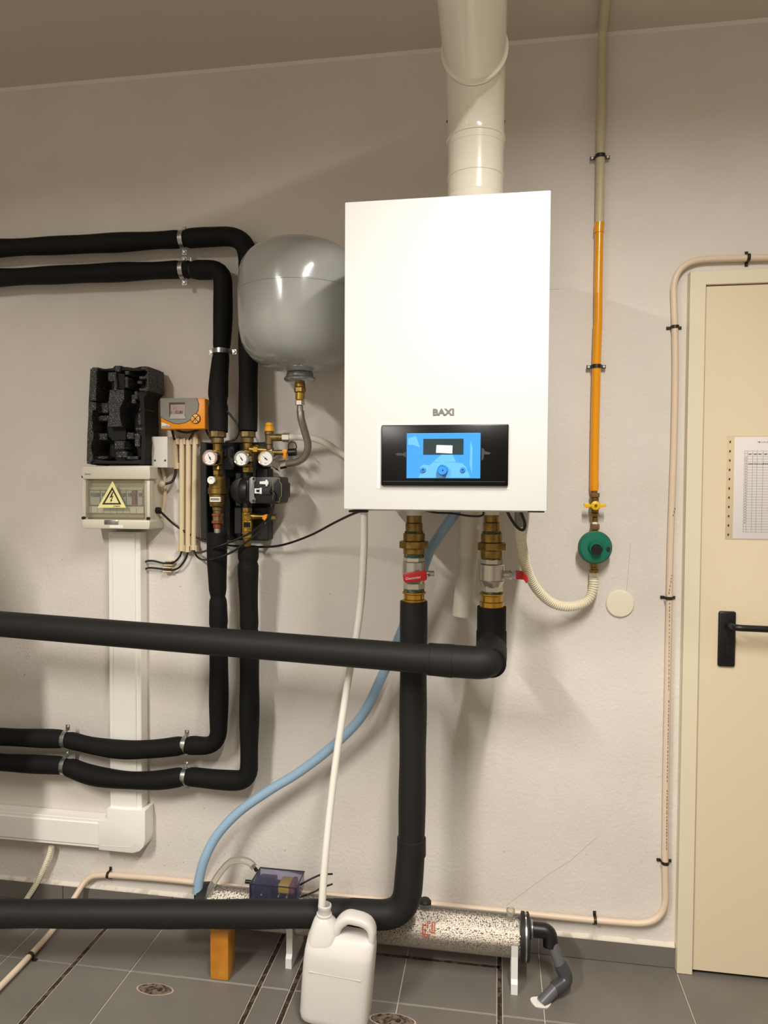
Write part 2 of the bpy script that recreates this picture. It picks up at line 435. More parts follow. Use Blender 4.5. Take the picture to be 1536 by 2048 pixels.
# ================================================================ BOILER
BF, BB = .62, .07
bl = thing('boiler', (-.125, -.345, 1.40), 'white wall-hung gas boiler with black control panel and blue screen', 'boiler')
q = [P(688, 404, BF), P(1105, 380, BF), P(689, 1019, BF), P(1091, 1022, BF)]
bx0, bx1 = (q[0].x+q[2].x)/2, (q[1].x+q[3].x)/2; bz0, bz1 = (q[2].z+q[3].z)/2, (q[0].z+q[1].z)/2
fp = B().box((bx0, -BF, bz0), (bx1, -BF+.03, bz1), .0025, 2).build('front_panel', 'white_panel', bl)
B().box((bx0+.003, -BF+.031, bz0+.006), (bx1-.003, -BB, bz1-.001), .003).build('casing', 'white_case', bl)
B().box((bx0+.012, -BF+.045, bz0-.004), (bx1-.012, -BB-.01, bz0+.0055)).build('base_plate', 'white_case', bl, smooth=False)
for a, b in ((697, 733), (1056, 1089)):
    B().pbox(a, 1020.5, b, 1025, BF-.012, BF-.04, .0015).build('foot_strip', 'black_rubber', bl)
B().box((bx0+.05, -BB-.02, bz0+.1), (bx1-.05, -.001, bz1-.1)).build('wall_bracket', 'galv', bl, smooth=False)
# control panel
film = B().pbox(754, 845, 1022, 978, BF+.0006, BF, 0).build('protective_film', 'white_panel', fp, smooth=False)
cp = B().pbox(762, 849, 1017, 972, BF+.009, BF, .003, 2).build('control_panel', 'black_gloss', bl)
F = BF+.009
sc = B().pbox(813, 866, 961, 957, F+.0016, F-.002, .0008, 1).build('screen_film', 'blue_film', cp, smooth=False)
S = F+.0016
B().pprism([(836, 955.5), (842, 946), (840, 934), (846, 929), (858, 931), (866, 925), (884, 924), (915, 925), (925, 927), (932, 934), (936, 944), (941, 955.5)], S+.0004, S).build('film_bubble', 'blue_film_pale', cp, smooth=False)
B().pprism([(866, 924), (884, 908), (905, 908), (912, 924)], S+.0003, S).build('film_bubble', 'blue_film_pale', cp, smooth=False)
B().pprism([(941, 882), (945, 895), (944, 948), (939, 930)], S+.0003, S).build('film_crease', 'blue_film_pale', cp, smooth=False)
B().pprism([(816, 877), (832, 872), (840, 895), (826, 890), (816, 890)], S+.0003, S).build('film_crease', 'blue_film_pale', cp, smooth=False)
B().pbox(846.5, 877.5, 927, 909, S+.0008, S, 0).build('display', 'dark_screen', cp, smooth=False)
st = B().pprism([(873, 890), (905, 891), (904.5, 907), (872, 905.5)], S+.0014, S+.0007).build('sticker', 'sticker', cp, smooth=False)
kc = P(885.5, 940, S); k1 = mpp(885, 940, S)
B().lathe([(0, 11*k1), (.003, 11*k1), (.012, 10.3*k1), (.0135, 9.3*k1), (.0135, 8.6*k1), (.0125, 8.2*k1), (.0125, 0)], kc, OUT, 32).build('knob', 'blue_knob', cp)
B().cyl(P(885.5, 940.5, S+.0124), P(885.5, 940.5, S+.0134), 1.4*k1, 8).build('knob_dot', 'black_plastic', cp)
for bxp in (846.5, 925.5):
    c = P(bxp, 939.5, S)
    bt = B().lathe([(0, 5.2*k1), (.003, 5.2*k1), (.0045, 4.4*k1), (.0045, 0)], c, OUT, 20).build('button', 'blue_knob', cp)
    B().box(c+V((-1.8*k1, -.0052, -1.4*k1)), c+V((1.8*k1, -.0044, 1.4*k1))).build('button_mark', 'print_dark', bt, smooth=False)
B().pprism([(790, 908), (797, 905.5), (806, 907), (812, 903), (812, 915), (806, 911), (796, 911.5)], F+.0008, F).build('film_tab', 'film_grey', cp, smooth=False)
B().pprism([(963, 896), (968, 898), (969, 902), (982, 905.5), (978, 909), (968, 909), (967, 918), (963, 921)], F+.0008, F).build('film_tab', 'film_grey', cp, smooth=False)
B().pbox(766, 962.6, 1010, 963.6, F+.0006, F).build('groove', 'film_grey', cp, smooth=False)
a, b = P(866, 831, BF), P(908, 831, BF); t_ = P(866, 817.5, BF)
text('BAXI', 0, a, X_, Z_, 'logo', 'logo_grey', fp, bold=.034, depth=.0015, fit=(b.x-a.x, t_.z-a.z))
# connection stubs
for cx in (828, 983.5):
    c = P(cx, 1034, .24); B().cyl(c, V((c.x, c.y, bz0)), .0205, 20).build('outlet_stub', 'white_case', bl)
c = P(1038, 1043, .3); B().cyl(c, V((c.x, c.y, bz0)), .012, 16).build('outlet_stub', 'pump_grey', bl)

# ================================================================ FLUE
fx, fo = P(951.5, 300, .27).x, .27
o = thing('flue_pipe', (fx, -fo, bz1), 'cream white flue pipe rising from the boiler and bending towards the room', 'flue')
R = .075; zt = 2.385; zh = zt+.15
B().cyl((fx, -fo, bz1), (fx, -fo, zt), R, 48).build('lower_pipe', 'flue', o)
z = P(951, 372, fo+R).z
B().lathe([(0, R+.0035), (z-bz1-.004, R+.0035), (z-bz1, R+.0005)], (fx, -fo, bz1), Z_, 48).build('lower_collar', 'flue', o)
B().lathe([(0, R+.0005), (.002, R+.004), (.006, R+.004), (.008, R+.001), (.052, R+.001), (.055, R-.002)], (fx, -fo, P(951, 252, fo+R).z-.006), Z_, 48).build('joint_ring', 'flue', o)
B().lathe([(0, R+.0012), (.001, R+.0022), (.004, R+.0022), (.005, R)], (fx, -fo, P(951, 335, fo+R).z), Z_, 48).build('bead_ring', 'flue', o)
el = [V((fx, -fo, zt-.02))]+[V((fx, -fo-.15*(1-math.cos(a)), zt+.15*math.sin(a))) for a in [math.pi/2*k/14 for k in range(15)]]
B().tube(el, R+.001, 48).build('elbow', 'flue', o)
B().lathe([(0, R), (.001, R+.0075), (.012, R+.0082), (.016, R+.003), (.02, R+.003)], (fx, -fo-.142, zh), OUT, 48).build('elbow_ring', 'flue', o)
B().lathe([(0, R), (0, R+.0062), (.0025, R+.0062), (.0025, R)], (fx, -fo-.139, zh), OUT, 48, cap=False).build('elbow_gap', 'dark_gap', o)
B().cyl((fx, -fo-.15, zh), (fx, YB+.002, zh), R+.0025, 48).build('upper_pipe', 'flue', o)
for px_ in (894.5, 1009):
    c = P(px_, 243, fo); B().cyl(c+V((-.002, 0, 0)), c+V((.002, 0, 0)), .0035, 8).build('screw', 'clip_dark', o)

# ================================================================ EXPANSION TANK
to = .215; tk = mpp(600, 600, to)
tc = P(600, 600, to)
o = thing('expansion_tank', (tc.x, -to, P(600, 750, to).z), 'grey steel expansion tank half hidden behind the boiler', 'tank')
def zt_(y): return P(600, y, to).z
pf = [(746, 18), (743, 36), (738, 57), (730, 76), (719, 92), (704, 104), (686, 112.5), (660, 117.5), (628, 119), (592, 119.5)]
B().lathe([(zt_(y)-zt_(746), r*tk) for y, r in pf], (tc.x, -to, zt_(746)), Z_, 64).build('lower_shell', 'tank_grey', o, ang=50)
pf = [(592, 119.5), (572, 119), (550, 117), (532, 112), (517, 103), (505, 90), (496, 74), (490, 54), (486.5, 30), (485.5, 0)]
B().lathe([(zt_(y)-zt_(592), r*tk) for y, r in pf], (tc.x, -to, zt_(592)), Z_, 64).build('upper_shell', 'tank_grey', o, ang=50)
B().lathe([(0, 119*tk), (.001, 120.4*tk), (.004, 120.4*tk), (.006, 118.6*tk)], (tc.x, -to, zt_(592)), Z_, 64).build('seam', 'tank_grey', o)
B().lathe([(0, .011), (.010, .0105), (.014, .008), (.016, 0)], (tc.x, -to, zt_(487)), Z_, 16).build('valve_cap', 'black_plastic', o)
B().lathe([(0, 12*tk), (.004, 24*tk), (.007, 29*tk), (.012, 31*tk), (.016, 30*tk), (.019, 27*tk), (.03, 25*tk)], (tc.x, -to, zt_(767)), Z_, 40).build('flange', 'galv', o)
B().box((tc.x-.05, -.04, tc.z-.12), (tc.x+.05, -.001, tc.z+.12), .004).build('wall_bracket', 'galv', o)

def vstack(b_by_mat, cx, off, segs, parent):
    """stack of turned pieces on a vertical axis; segs: (name, material, y0, y1, half width px, sides[, half width at y1])"""
    out = []
    for sg in segs:
        nm, ml, y0, y1, hw, n = sg[:6]; hw1 = sg[6] if len(sg) > 6 else hw
        k = mpp(cx, (y0+y1)/2, off); a, b = P(cx, y1, off), P(cx, y0, off); ax = P(cx, (y0+y1)/2, off)
        L = b.z-a.z; e = min(.0016, L*.2)
        out.append(B().lathe([(0, hw1*k-e), (e, hw1*k), (L-e, hw*k), (L, hw*k-e)], (ax.x, -off, a.z), Z_, n).build(nm, ml, parent))
    return out

# flexible hose from the tank
o = thing('flexible_hose', P(575, 930, .15), 'braided steel hose from the expansion tank to the pump station', 'hose')
vstack(None, 600, to, [('tank_fitting', 'brass', 766, 775, 10, 20), ('union_nut', 'brass', 775, 785, 11.5, 6), ('adapter', 'brass_bright', 785, 800, 8.8, 18), ('end_nut', 'chrome', 801, 811, 9.5, 6), ('ferrule', 'galv', 811, 828, 6, 16)], o)
B().tube(px((600.5, 822, to), (603, 840, to), (610, 865, .205), (616, 890, .195), (611, 911, .185), (596, 923, .175), (578, 927, .165), (565, 929, .155)), .0108, 18).build('braided_sleeve', 'steel_braid', o)
a, b = P(575, 927, .162), P(553, 932, .15)
B().cyl(a, b, .0135, 16).build('end_ferrule', 'chrome', o)
B().cyl(P(564, 934, .158), P(551, 926, .148), .0165, 6).build('end_nut', 'chrome', o)

# ================================================================ CLAMPS
def clamp(name, p, axis, r, label, group, ear=.018, w=.0145, t=.0024, ml='galv', ears_off=.012, screw='galv', bulge=True):
    p = V(p); ax = V(axis).normalized(); s = ax.cross(OUT).normalized(); n = s.cross(ax).normalized()
    if n.dot(OUT) < 0 and abs(n.dot(OUT)) > .1: n = -n
    o = thing(name, p, label, 'clamp', group)
    path, nr = [], []
    base = -ears_off
    path += [p+s*(r+ear)+n*base, p+s*(r+.001)+n*base]; nr += [n, n]
    for k in range(13):
        a = math.pi*k/12; d = s*math.cos(a)+n*math.sin(a); path.append(p+d*r); nr.append(d)
    path += [p-s*(r+.001)+n*base, p-s*(r+ear)+n*base]; nr += [n, n]
    B().strip(path, nr, ax*w, t).build('band', ml, o, ang=50)
    if ears_off == 0:
        path = []; nr = []
        for k in range(13):
            a = math.pi*k/12; d = s*math.cos(a)-n*math.sin(a); path.append(p+d*r-n*.0003); nr.append(d)
        B().strip(path, nr, ax*w, t).build('back_band', ml, o, ang=50)
    for sg in (1, -1):
        c = p+s*sg*(r+ear*.58)+n*(base+t)
        B().lathe([(0, w*.42), (.003, w*.42), (.0045, w*.3), (.0045, 0)], c-n*.0004, n, 12).build('screw', screw, o)
        if ears_off > .03:
            e_ = p+s*sg*(r+ear*.58)+n*base; B().tube([e_, V((e_.x, -.0005, e_.z))], .003, 8).build('stud', 'clip_dark', o)
    return o

# ================================================================ BLACK INSULATED SOLAR PIPES (upper and lower runs)
def foam_pipe(name, pts, r, label, ml='foam_dull', pinch=(), step=.012, group='black foam insulated pipes', wob=.0012, seg=20):
    q = resample(pts, step); rr = []
    for i, p in enumerate(q):
        k = r+wob*(math.sin(i*.31)+math.sin(i*.17+1.3))
        for c, dep, wd in pinch:
            d = (p-c).length; k -= dep*math.exp(-(d/wd)**2)
        rr.append(k)
    return tag(B().tube(q, rr, seg).build(name, ml, None, ang=60), label, 'pipe', group)
r1 = .0295
cA = P(366, 479, .062); cB = P(366, 540, .062); cB2 = P(384, 541, .064); cV = P(443, 703, .075)
foam_pipe('insulated_pipe', fillet([P(-60, 499, .062), P(200, 487, .062), P(366, 478, .062), P(400, 475, .064), P(496, 471, .072), P(497, 640, .08), P(496, 862, .105)], [.2, .2, .05, .11, .2], 10), r1,
          'black foam insulated pipe, highest of the runs, bending down behind the grey tank', pinch=[(cA, .007, .013)])
foam_pipe('insulated_pipe', fillet([P(-60, 558, .062), P(200, 546, .062), P(366, 539, .062), P(395, 540, .066), P(446, 540, .07), P(446, 640, .075), P(443, 703, .075), P(436, 770, .09), P(437, 864, .105)], [.2, .2, .04, .075, .2, .1, .1], 10), r1,
          'black foam insulated pipe, second run from the top, bending down left of the grey tank', pinch=[(cB, .0065, .012), (cB2, .006, .01), (cV, .004, .012), (P(438, 803, .1), .006, .012)])
clamp('pipe_clamp', cA, X_, .0265, 'galvanised clamp on the highest black pipe run', 'clamps on insulated pipes')
clamp('pipe_clamp', cB, X_, .0265, 'galvanised clamp on the second black pipe run from the top', 'clamps on insulated pipes')
clamp('pipe_clamp', cV, Z_, .0270, 'galvanised clamp on the upright black pipe left of the grey tank', 'clamps on insulated pipes')
o = thing('hose_strap', cB2, 'thin metal strap with bolt beside the clamp on the second black pipe run', 'strap')
B().lathe([(0, .0245), (0, .0262), (.004, .0262), (.004, .0245)], cB2-X_*.002, X_, 28, cap=False).build('ring', 'clip_dark', o)
B().cyl(cB2+V((0, -.006, .026)), cB2+V((0, -.006, .038)), .004, 8).build('bolt', 'galv', o)

cC1, cC2 = P(132, 1478, .062), P(371, 1489, .062); cD1, cD2 = P(131, 1531, .062), P(371, 1552, .062)
foam_pipe('insulated_pipe', fillet([P(434, 1066, .115), P(434, 1130, .11), P(437, 1230, .095), P(438, 1360, .085), P(437, 1493, .072), P(371, 1490, .062), P(320, 1497, .07), P(250, 1501, .075), P(180, 1491, .07), P(132, 1478, .062), P(60, 1476, .062), P(-60, 1471, .062)], [.1, .1, .1, .06, .04, .1, .1, .1, .05, .1], 10), r1,
          'black foam insulated pipe, left one below the pump station, turning left at clamp height', pinch=[(cC1, .005, .012), (cC2, .006, .012), (P(435, 1192, .1), .005, .01), (P(437, 1256, .095), .003, .01)])
foam_pipe('insulated_pipe', fillet([P(497, 1093, .115), P(496, 1150, .11), P(499, 1250, .095), P(499, 1400, .085), P(498, 1562, .072), P(440, 1560, .066), P(371, 1552, .062), P(320, 1561, .07), P(250, 1561, .075), P(180, 1551, .07), P(131, 1531, .062), P(60, 1528, .062), P(-60, 1521, .062)], [.1, .1, .1, .05, .1, .04, .1, .1, .1, .04, .1], 10), r1+.001,
          'black foam insulated pipe, right one below the pump station, lowest of the two clamped runs', pinch=[(cD1, .006, .012), (cD2, .006, .012), (P(496, 1123, .11), .005, .008), (P(499, 1258, .095), .003, .01)])
clamp('pipe_clamp', cC1, X_, .0270, 'galvanised clamp above the white trunking, upper of the left pair', 'clamps on insulated pipes')
clamp('pipe_clamp', cC2, X_, .0260, 'galvanised clamp on the upper low run near the bend', 'clamps on insulated pipes')
clamp('pipe_clamp', cD1, X_, .0270, 'galvanised clamp above the white trunking, lower of the left pair', 'clamps on insulated pipes')
clamp('pipe_clamp', cD2, X_, .0265, 'galvanised clamp on the lowest clamped run near the bend', 'clamps on insulated pipes')

# ================================================================ BOILER PIPES IN THICK FOAM
VO = .24; rb = .039
def vx(x, y, o=VO): return P(x, y, o)
o = thing('return_pipe', vx(827, 1700), 'thick black insulated pipe dropping from the left boiler valve to the floor run', 'pipe', 'thick boiler pipes')
xa = P(826, 1450, VO).x
lowz = P(700, 1827, .265).z
pts = fillet([V((P(827.5, 1202, VO).x, -VO, P(827, 1202, VO).z)), V((xa, -VO, P(826, 1500, VO).z)), V((xa-.002, -VO, P(826, 1690, VO).z)), V((P(812, 1826, .25).x, -.25, lowz)), V((P(700, 1827, .265).x, -.265, lowz)), P(500, 1828, .300), P(0, 1827, .40), P(-120, 1826, .43)], [.1, .06, .1, .05, .05, .05], 12)
q = resample(pts, .012); zk = P(826, 1690, VO).z
rr = [rb-.0005+.0008*math.sin(i*.3) + (.002 if (p.z < zk and p.x > P(700, 1827, .265).x) else 0) for i, p in enumerate(q)]
B().tube(q, rr, 28).build('foam_sleeve', 'foam', o, ang=60)
B().lathe([(0, rb+.0005), (.002, rb+.0025), (.05, rb+.0022), (.052, rb-.001)], V((xa-.002, -VO, zk-.03)), Z_, 28).build('elbow_sleeve', 'foam', o)
j = thing('flow_pipe', P(983, 1330, .37), 'thick black insulated pipe crossing the wall below the boiler, elbow at its right end', 'pipe', 'thick boiler pipes')
xv = P(983, 1250, VO).x
e0 = P(983, 1327, .375)
B().tube(fillet([V((xv, -VO, P(983, 1213, VO).z)), V((xv, -VO, e0.z+.02)), V((xv, -.375, e0.z))], .05, 10), rb+.0012, 28).build('drop_sleeve', 'foam_dull', j, ang=60)
pl = P(-120, 1238, .26); pr = P(905, 1322, .37)
el2 = fillet([V((xv, -VO-.05, e0.z+.018)), V((xv-.001, -.377, e0.z)), pr, pr+(pl-pr)*.04], [.055, .02], 12)
B().tube(el2, rb+.0035, 32).build('elbow_sleeve', 'foam', j, ang=60)
sd_ = (pl-pr).normalized()
B().lathe([(0, rb+.0005), (0, rb+.0042), (.0012, rb+.0042), (.0012, rb)], pr+sd_*.056, sd_, 36, cap=False).build('collar_edge', 'dark_gap', j)
B().tube([pr-sd_*.002, pr+sd_*.055], [rb+.0048, rb+.0036], 32).build('collar_sleeve', 'foam', j, ang=60)
B().tube(resample([pr, pl], .03), rb, 32).build('foam_sleeve', 'foam', j, ang=60)
B().tube([V((xv, -VO, P(983, 1262, VO).z)), V((xv, -VO, P(983, 1292, VO).z))], rb+.003, 28).build('collar_sleeve', 'foam_dull', j)

# ================================================================ BOILER VALVES
def valve(cx, segs, label):
    c = P(cx, 1200, VO)
    o = thing('ball_valve', c, label, 'valve', 'boiler valves')
    parts = vstack(None, cx, VO, segs, o)
    return o, parts
vo, ps = valve(828, [('tail_piece', 'brass', 1031, 1046, 15.5, 28), ('tail_piece', 'brass', 1046, 1064, 17.2, 28), ('thread_seal', 'teflon_green', 1062, 1067, 18.5, 24),
    ('union_body', 'brass', 1066, 1082, 21.5, 28), ('union_nut', 'brass', 1082, 1096, 30, 8), ('union_body', 'brass', 1096, 1108, 21.5, 28), ('thread_seal', 'teflon_green', 1107, 1115, 20, 24),
    ('hex_end', 'nickel', 1114, 1123, 21.5, 6), ('valve_body', 'nickel', 1123, 1151, 23.5, 28), ('valve_body', 'nickel', 1151, 1167, 23.5, 28, 19.5), ('hex_end', 'nickel', 1165, 1178, 21.5, 6),
    ('thread_seal', 'teflon_green', 1177, 1184, 20.5, 24), ('flange', 'brass_bright', 1183, 1187, 23.5, 28), ('thread', 'brass_bright', 1187, 1198, 20.5, 28), ('flange', 'brass_bright', 1198, 1209, 23, 28)],
    'nickel ball valve under the boiler, left one, its red lever across the front')
F2 = VO+.042
lv = B().pprism([(806, 1149), (809, 1146), (850, 1141.5), (853, 1143), (853.5, 1159), (851, 1161), (811, 1165.5), (807, 1162)], F2, F2-.004, .001).build('lever', 'red_plastic', vo)
text('Giacomini', 0, P(811, 1160, F2+.0003), (P(850, 1155, F2)-P(811, 1159.5, F2)).normalized(), Z_, 'lettering', 'sticker', lv, fit=(30*mpp(828, 1150, F2), 5*mpp(828, 1150, F2)), depth=.0003)
a = P(853, 1148, VO+.01); B().cyl(P(846, 1147, VO), P(858, 1147, VO), .008, 14).build('stem', 'nickel', vo)
B().cyl(P(858, 1147, VO+.004), P(868, 1147, VO+.004), .0075, 6).build('stem_nut', 'galv', vo)
B().tube([P(858, 1150, VO+.008), P(853, 1152, F2-.003)], .0045, 8).build('lever_root', 'galv', vo)
vo, ps = valve(983.5, [('tail_piece', 'brass', 1030, 1045, 16, 28), ('tail_piece', 'brass', 1045, 1063, 17.2, 28), ('thread_seal', 'teflon_green', 1062, 1068, 19, 24),
    ('union_body', 'brass', 1067, 1085, 22, 28), ('union_nut', 'brass', 1085, 1100, 30, 8), ('union_body', 'brass', 1100, 1116, 22, 28), ('thread_seal', 'teflon_green', 1114, 1119, 20.5, 24),
    ('hex_end', 'nickel', 1117, 1128, 22, 6), ('valve_body', 'nickel', 1128, 1160, 25, 28), ('valve_body', 'nickel', 1160, 1174, 25, 28, 20.5), ('hex_end', 'nickel', 1171, 1183, 22.5, 6),
    ('thread_seal', 'teflon_green', 1182, 1187, 21, 24), ('flange', 'brass_bright', 1186, 1190, 25, 28), ('thread', 'brass_bright', 1190, 1203, 22, 28), ('flange', 'brass_bright', 1203, 1215, 24.5, 28)],
    'nickel ball valve under the boiler, right one, its red lever pointing right')
B().cyl(P(1005, 1149, VO), P(1018, 1149, VO), .0105, 14).build('stem', 'nickel', vo)
B().cyl(P(1018, 1150, VO), P(1024, 1150, VO), .013, 6).build('stem_nut', 'galv', vo)
B().pprism([(1022, 1141), (1033, 1143), (1033, 1159), (1022, 1157)], VO+.006, VO+.002).build('lever_root', 'galv', vo)
B().pprism([(1032, 1142), (1044, 1143.5), (1053, 1150), (1056, 1156), (1056, 1164), (1052, 1167), (1048, 1160), (1040, 1159), (1032, 1159)], VO+.012, VO-.012, .002).build('lever', 'red_plastic', vo)

# plastic waste pipe hanging under the boiler
o = thing('waste_pipe', P(934, 1120, .17), 'pale translucent plastic waste pipe hanging open under the boiler', 'pipe')
wa, wm, we = P(943, 1022, .17), P(936, 1115, .17), P(924, 1232, .17)
B().tube([wa, wm], .0315, 28).build('upper_tube', 'waste_pipe', o)
b = B(); b.tube([wm+(wa-wm)*.02, we], .0285, 28, cap=False); b.tube([wm, we], .026, 28, cap=False); b.build('lower_tube', 'waste_pipe', o)
c = P(957, 1055, .2); B().box(c+V((-.003, -.0012, -.006)), c+V((.003, .0, .006)), .0003, 1).build('label', 'sticker', o, smooth=False)

# ================================================================ ELECTRICAL BOX
EO = .135
eb = thing('fuse_box', P(232, 1060, .07), 'cream fuse box with clear door and lightning warning triangle', 'fuse box')
B().pbox(166, 935, 301, 1058, EO-.035, .001, .006).build('back_box', 'cream_box', eb)
B().pprism([(163, 935), (166, 932), (296, 931), (300, 934), (300, 957), (297, 959), (166, 958.5), (163, 952)], EO, EO-.05, .005).build('upper_cover', 'cream_box', eb)
B().pprism([(163, 1041), (167, 1038), (297, 1040), (300, 1044), (299, 1056), (296, 1059), (167, 1057), (164, 1053)], EO, EO-.05, .005).build('lower_cover', 'cream_box', eb)
for a, b in ((164.5, 175), (288, 299.5)):
    B().pbox(a, 957, b, 1041, EO-.012, EO-.045, .002).build('side_rail', 'cream_box', eb)
B().pbox(174, 958, 290, 1040, EO-.034, EO-.0348).build('inner_plate', 'cream_dim', eb, smooth=False)
B().pbox(178, 975, 285, 980, EO-.024, EO-.034).build('rail', 'cream_box', eb, smooth=False)
for a, b, ml in ((179, 200, 'breaker'), (201, 212, 'breaker'), (213, 226, 'breaker'), (227, 240, 'breaker_grey'), (241, 252, 'breaker'), (253, 264, 'breaker'), (265, 271, 'copper_red'), (275, 285, 'breaker')):
    br = B().pbox(a, 981, b-.6, 1010, EO-.02, EO-.034, .001, 1).build('breaker', ml, eb, smooth=False)
    B().pbox(a+2, 986, b-3, 992, EO-.012, EO-.02, .001, 1).build('toggle', 'breaker_grey', br, smooth=False)
B().pbox(178, 1013, 287, 1026, EO-.024, EO-.034).build('label_strip', 'sticker', eb, smooth=False)
for k in range(8): B().pbox(181+13*k, 1016, 181.6+13*k, 1026, EO-.0235, EO-.024).build('label_line', 'panel_grey', eb, smooth=False)
dr = B(); dr.pprism([(171, 961), (288, 961), (289, 1036), (172, 1035)], EO-.002, EO-.005, .0015); dr.build('door', 'clear_door', eb, smooth=False)
d2 = eb.children[-1]
for a in ((171, 961, 288, 963), (171, 1026.5, 289, 1028.5), (171.5, 961, 173, 1035), (287.5, 961, 289, 1036), (171, 1034.5, 289, 1036)):
    B().pbox(*a, EO+.001, EO-.005, .0008, 1).build('door_edge', 'clear_door', d2)
B().pbox(208, 1040, 236, 1049, EO+.003, EO-.004, .0015).build('latch', 'galv', eb)
B().pbox(219, 1050, 246, 1056, EO+.0004, EO-.001).build('latch_label', 'sticker', eb, smooth=False)
tr = B().pprism([(225, 962), (252, 1015.5), (195, 1015.5)], EO-.0008, EO-.002).build('warning_sticker', 'warn_yellow', eb, smooth=False)
tb = B()
def tri(s_): return [(224.5+(x-224.5)*s_, 997.5+(y-997.5)*s_) for x, y in ((224.5, 974), (242.5, 1009), (204, 1009))]
t1, t2 = tri(1), tri(.74)
for k in range(3): tb.pprism([t1[k], t1[(k+1) % 3], t2[(k+1) % 3], t2[k]], EO-.0004, EO-.0008)
tb.build('triangle_mark', 'print_dark', tr, smooth=False)
B().pprism([(224.5, 984), (226.5, 984), (224, 992.5), (227, 991.5), (223, 1000), (224.8, 1000), (221.5, 1004.5), (220.5, 999), (221.8, 999.7), (224, 994), (219, 996)], EO-.0004, EO-.0008).build('lightning_mark', 'print_dark', tr, smooth=False)
def ptext(s, x0, y0, x1, y1, off, name, ml, parent, **k):
    a, b, c = P(x0, y1, off), P(x1, y1, off), P(x0, y0, off)
    return text(s, 0, a, X_, Z_, name, ml, parent, fit=(b.x-a.x, c.z-a.z), **k)
ptext('ΣΗΜΑΝ', 227, 1010.8, 240, 1013.8, EO-.0006, 'lettering', 'print_dark', tr)
ptext('hager', 170, 946, 182, 951, EO+.0001, 'lettering', 'teal_print', eb, bold=.02)
for x, y in ((165.5, 953), (295, 952), (165.5, 1036), (295, 1037)):
    c = P(x, y, EO-.002); B().cyl(c+Y_*.01, c, .0048, 12).build('screw', 'black_plastic', eb)
# warm plug and cable glands on its side
c = P(324, 968, .06); B().ico(c, .0125, 2, (1, 1, 1)).build('cable_gland', 'conduit_pink', eb)
c = P(318, 1021, .06); B().cyl(c-X_*.012, c+X_*.004, .011, 14).build('cable_gland', 'black_rubber', eb)

# junction box beside it
jb = thing('junction_box', P(322, 935, .03), 'small pale grey junction box right of the black foam shell', 'box')
B().pbox(303, 873, 335, 935, .075, .001, .002).build('box', 'box_grey', jb)
for x in (310, 330.5):
    c = P(x, 921, .075); B().cyl(c+Y_*.002, c-Y_*.0012, .0032, 10).build('screw', 'clip_dark', jb)
tag(B().tube(px((310, 866, .02), (311, 880, .02), n=4), .0045, 10).build('cable', 'pvc_white'), 'short white cable entering the top of the grey junction box', 'cable')
tag(B().tube(px((322, 930, .03), (328, 950, .025), (330, 975, .02), (329, 1000, .02), (326, 1022, .02), (320, 1035, .035)), .0058, 12).build('cable', 'conduit'), 'cream cable running from the junction box down beside the fuse box', 'cable')

# ================================================================ BLACK FOAM SHELL STANDING ON THE FUSE BOX
EF, EBK = .128, .022
sh = thing('foam_shell', P(240, 930, .07), 'black moulded foam half shell with hollows standing on the fuse box', 'foam shell')
def cc(x, y): return (150+x/8.533, 720+y/8.533)
def eb_box(x0, y0, x1, y1, f, bk, bv=.002):
    (a, b), (c, d) = cc(x0, y0), cc(x1, y1); return B().pbox(a, b, c, d, f, bk, bv, 1)
# back plate in bands, leaving the lower opening free
bb = B()
for poly in ([(262, 150), (640, 150), (1000, 150), (1250, 130), (1250, 640), (1190, 680), (1190, 1260), (1230, 1330), (1230, 1430), (220, 1430), (230, 800)],
             [(220, 1430), (520, 1430), (510, 1560), (520, 1650), (210, 1650)], [(660, 1430), (1230, 1430), (1220, 1650), (640, 1650)], [(210, 1650), (1220, 1650), (1200, 1770), (205, 1770)]):
    bb.pprism([cc(*p) for p in poly], EBK+.03, EBK)
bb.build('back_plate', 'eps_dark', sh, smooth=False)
rim = [[(258, 160), (300, 122), (390, 126), (370, 200), (355, 690), (250, 700), (240, 500)], [(240, 700), (362, 730), (358, 850), (300, 865), (285, 1000), (300, 1060), (290, 1200), (318, 1240), (310, 1360), (275, 1420), (272, 1500), (300, 1620), (300, 1700), (240, 1775), (195, 1735), (205, 1300), (225, 900)]]
for poly in rim: B().pprism([cc(*p) for p in poly], EF, EBK, .002).build('rim', 'eps', sh, smooth=False)
top = [(300, 124), (390, 126), (500, 152), (640, 136), (680, 96), (780, 96), (840, 122), (870, 116), (1000, 136), (1130, 108), (1220, 106), (1262, 140), (1255, 175), (1000, 190), (870, 180), (760, 175), (640, 185), (390, 180)]
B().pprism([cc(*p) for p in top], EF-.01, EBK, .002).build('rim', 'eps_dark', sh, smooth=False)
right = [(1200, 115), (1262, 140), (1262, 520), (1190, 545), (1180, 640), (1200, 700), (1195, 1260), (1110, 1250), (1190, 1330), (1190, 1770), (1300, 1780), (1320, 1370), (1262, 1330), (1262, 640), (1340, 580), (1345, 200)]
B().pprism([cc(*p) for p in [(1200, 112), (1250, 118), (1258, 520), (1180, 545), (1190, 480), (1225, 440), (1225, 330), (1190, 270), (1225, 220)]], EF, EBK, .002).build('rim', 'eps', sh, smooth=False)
B().pprism([cc(*p) for p in [(1250, 125), (1262, 140), (1264, 545), (1180, 640), (1195, 1265), (1200, 1330), (1215, 1400), (1190, 1770), (1120, 1770), (1130, 1300), (1080, 1245), (1130, 1200), (1100, 700), (1060, 560), (1180, 520)]], EF-.012, EBK, .002).build('rim', 'eps_dark', sh, smooth=False)
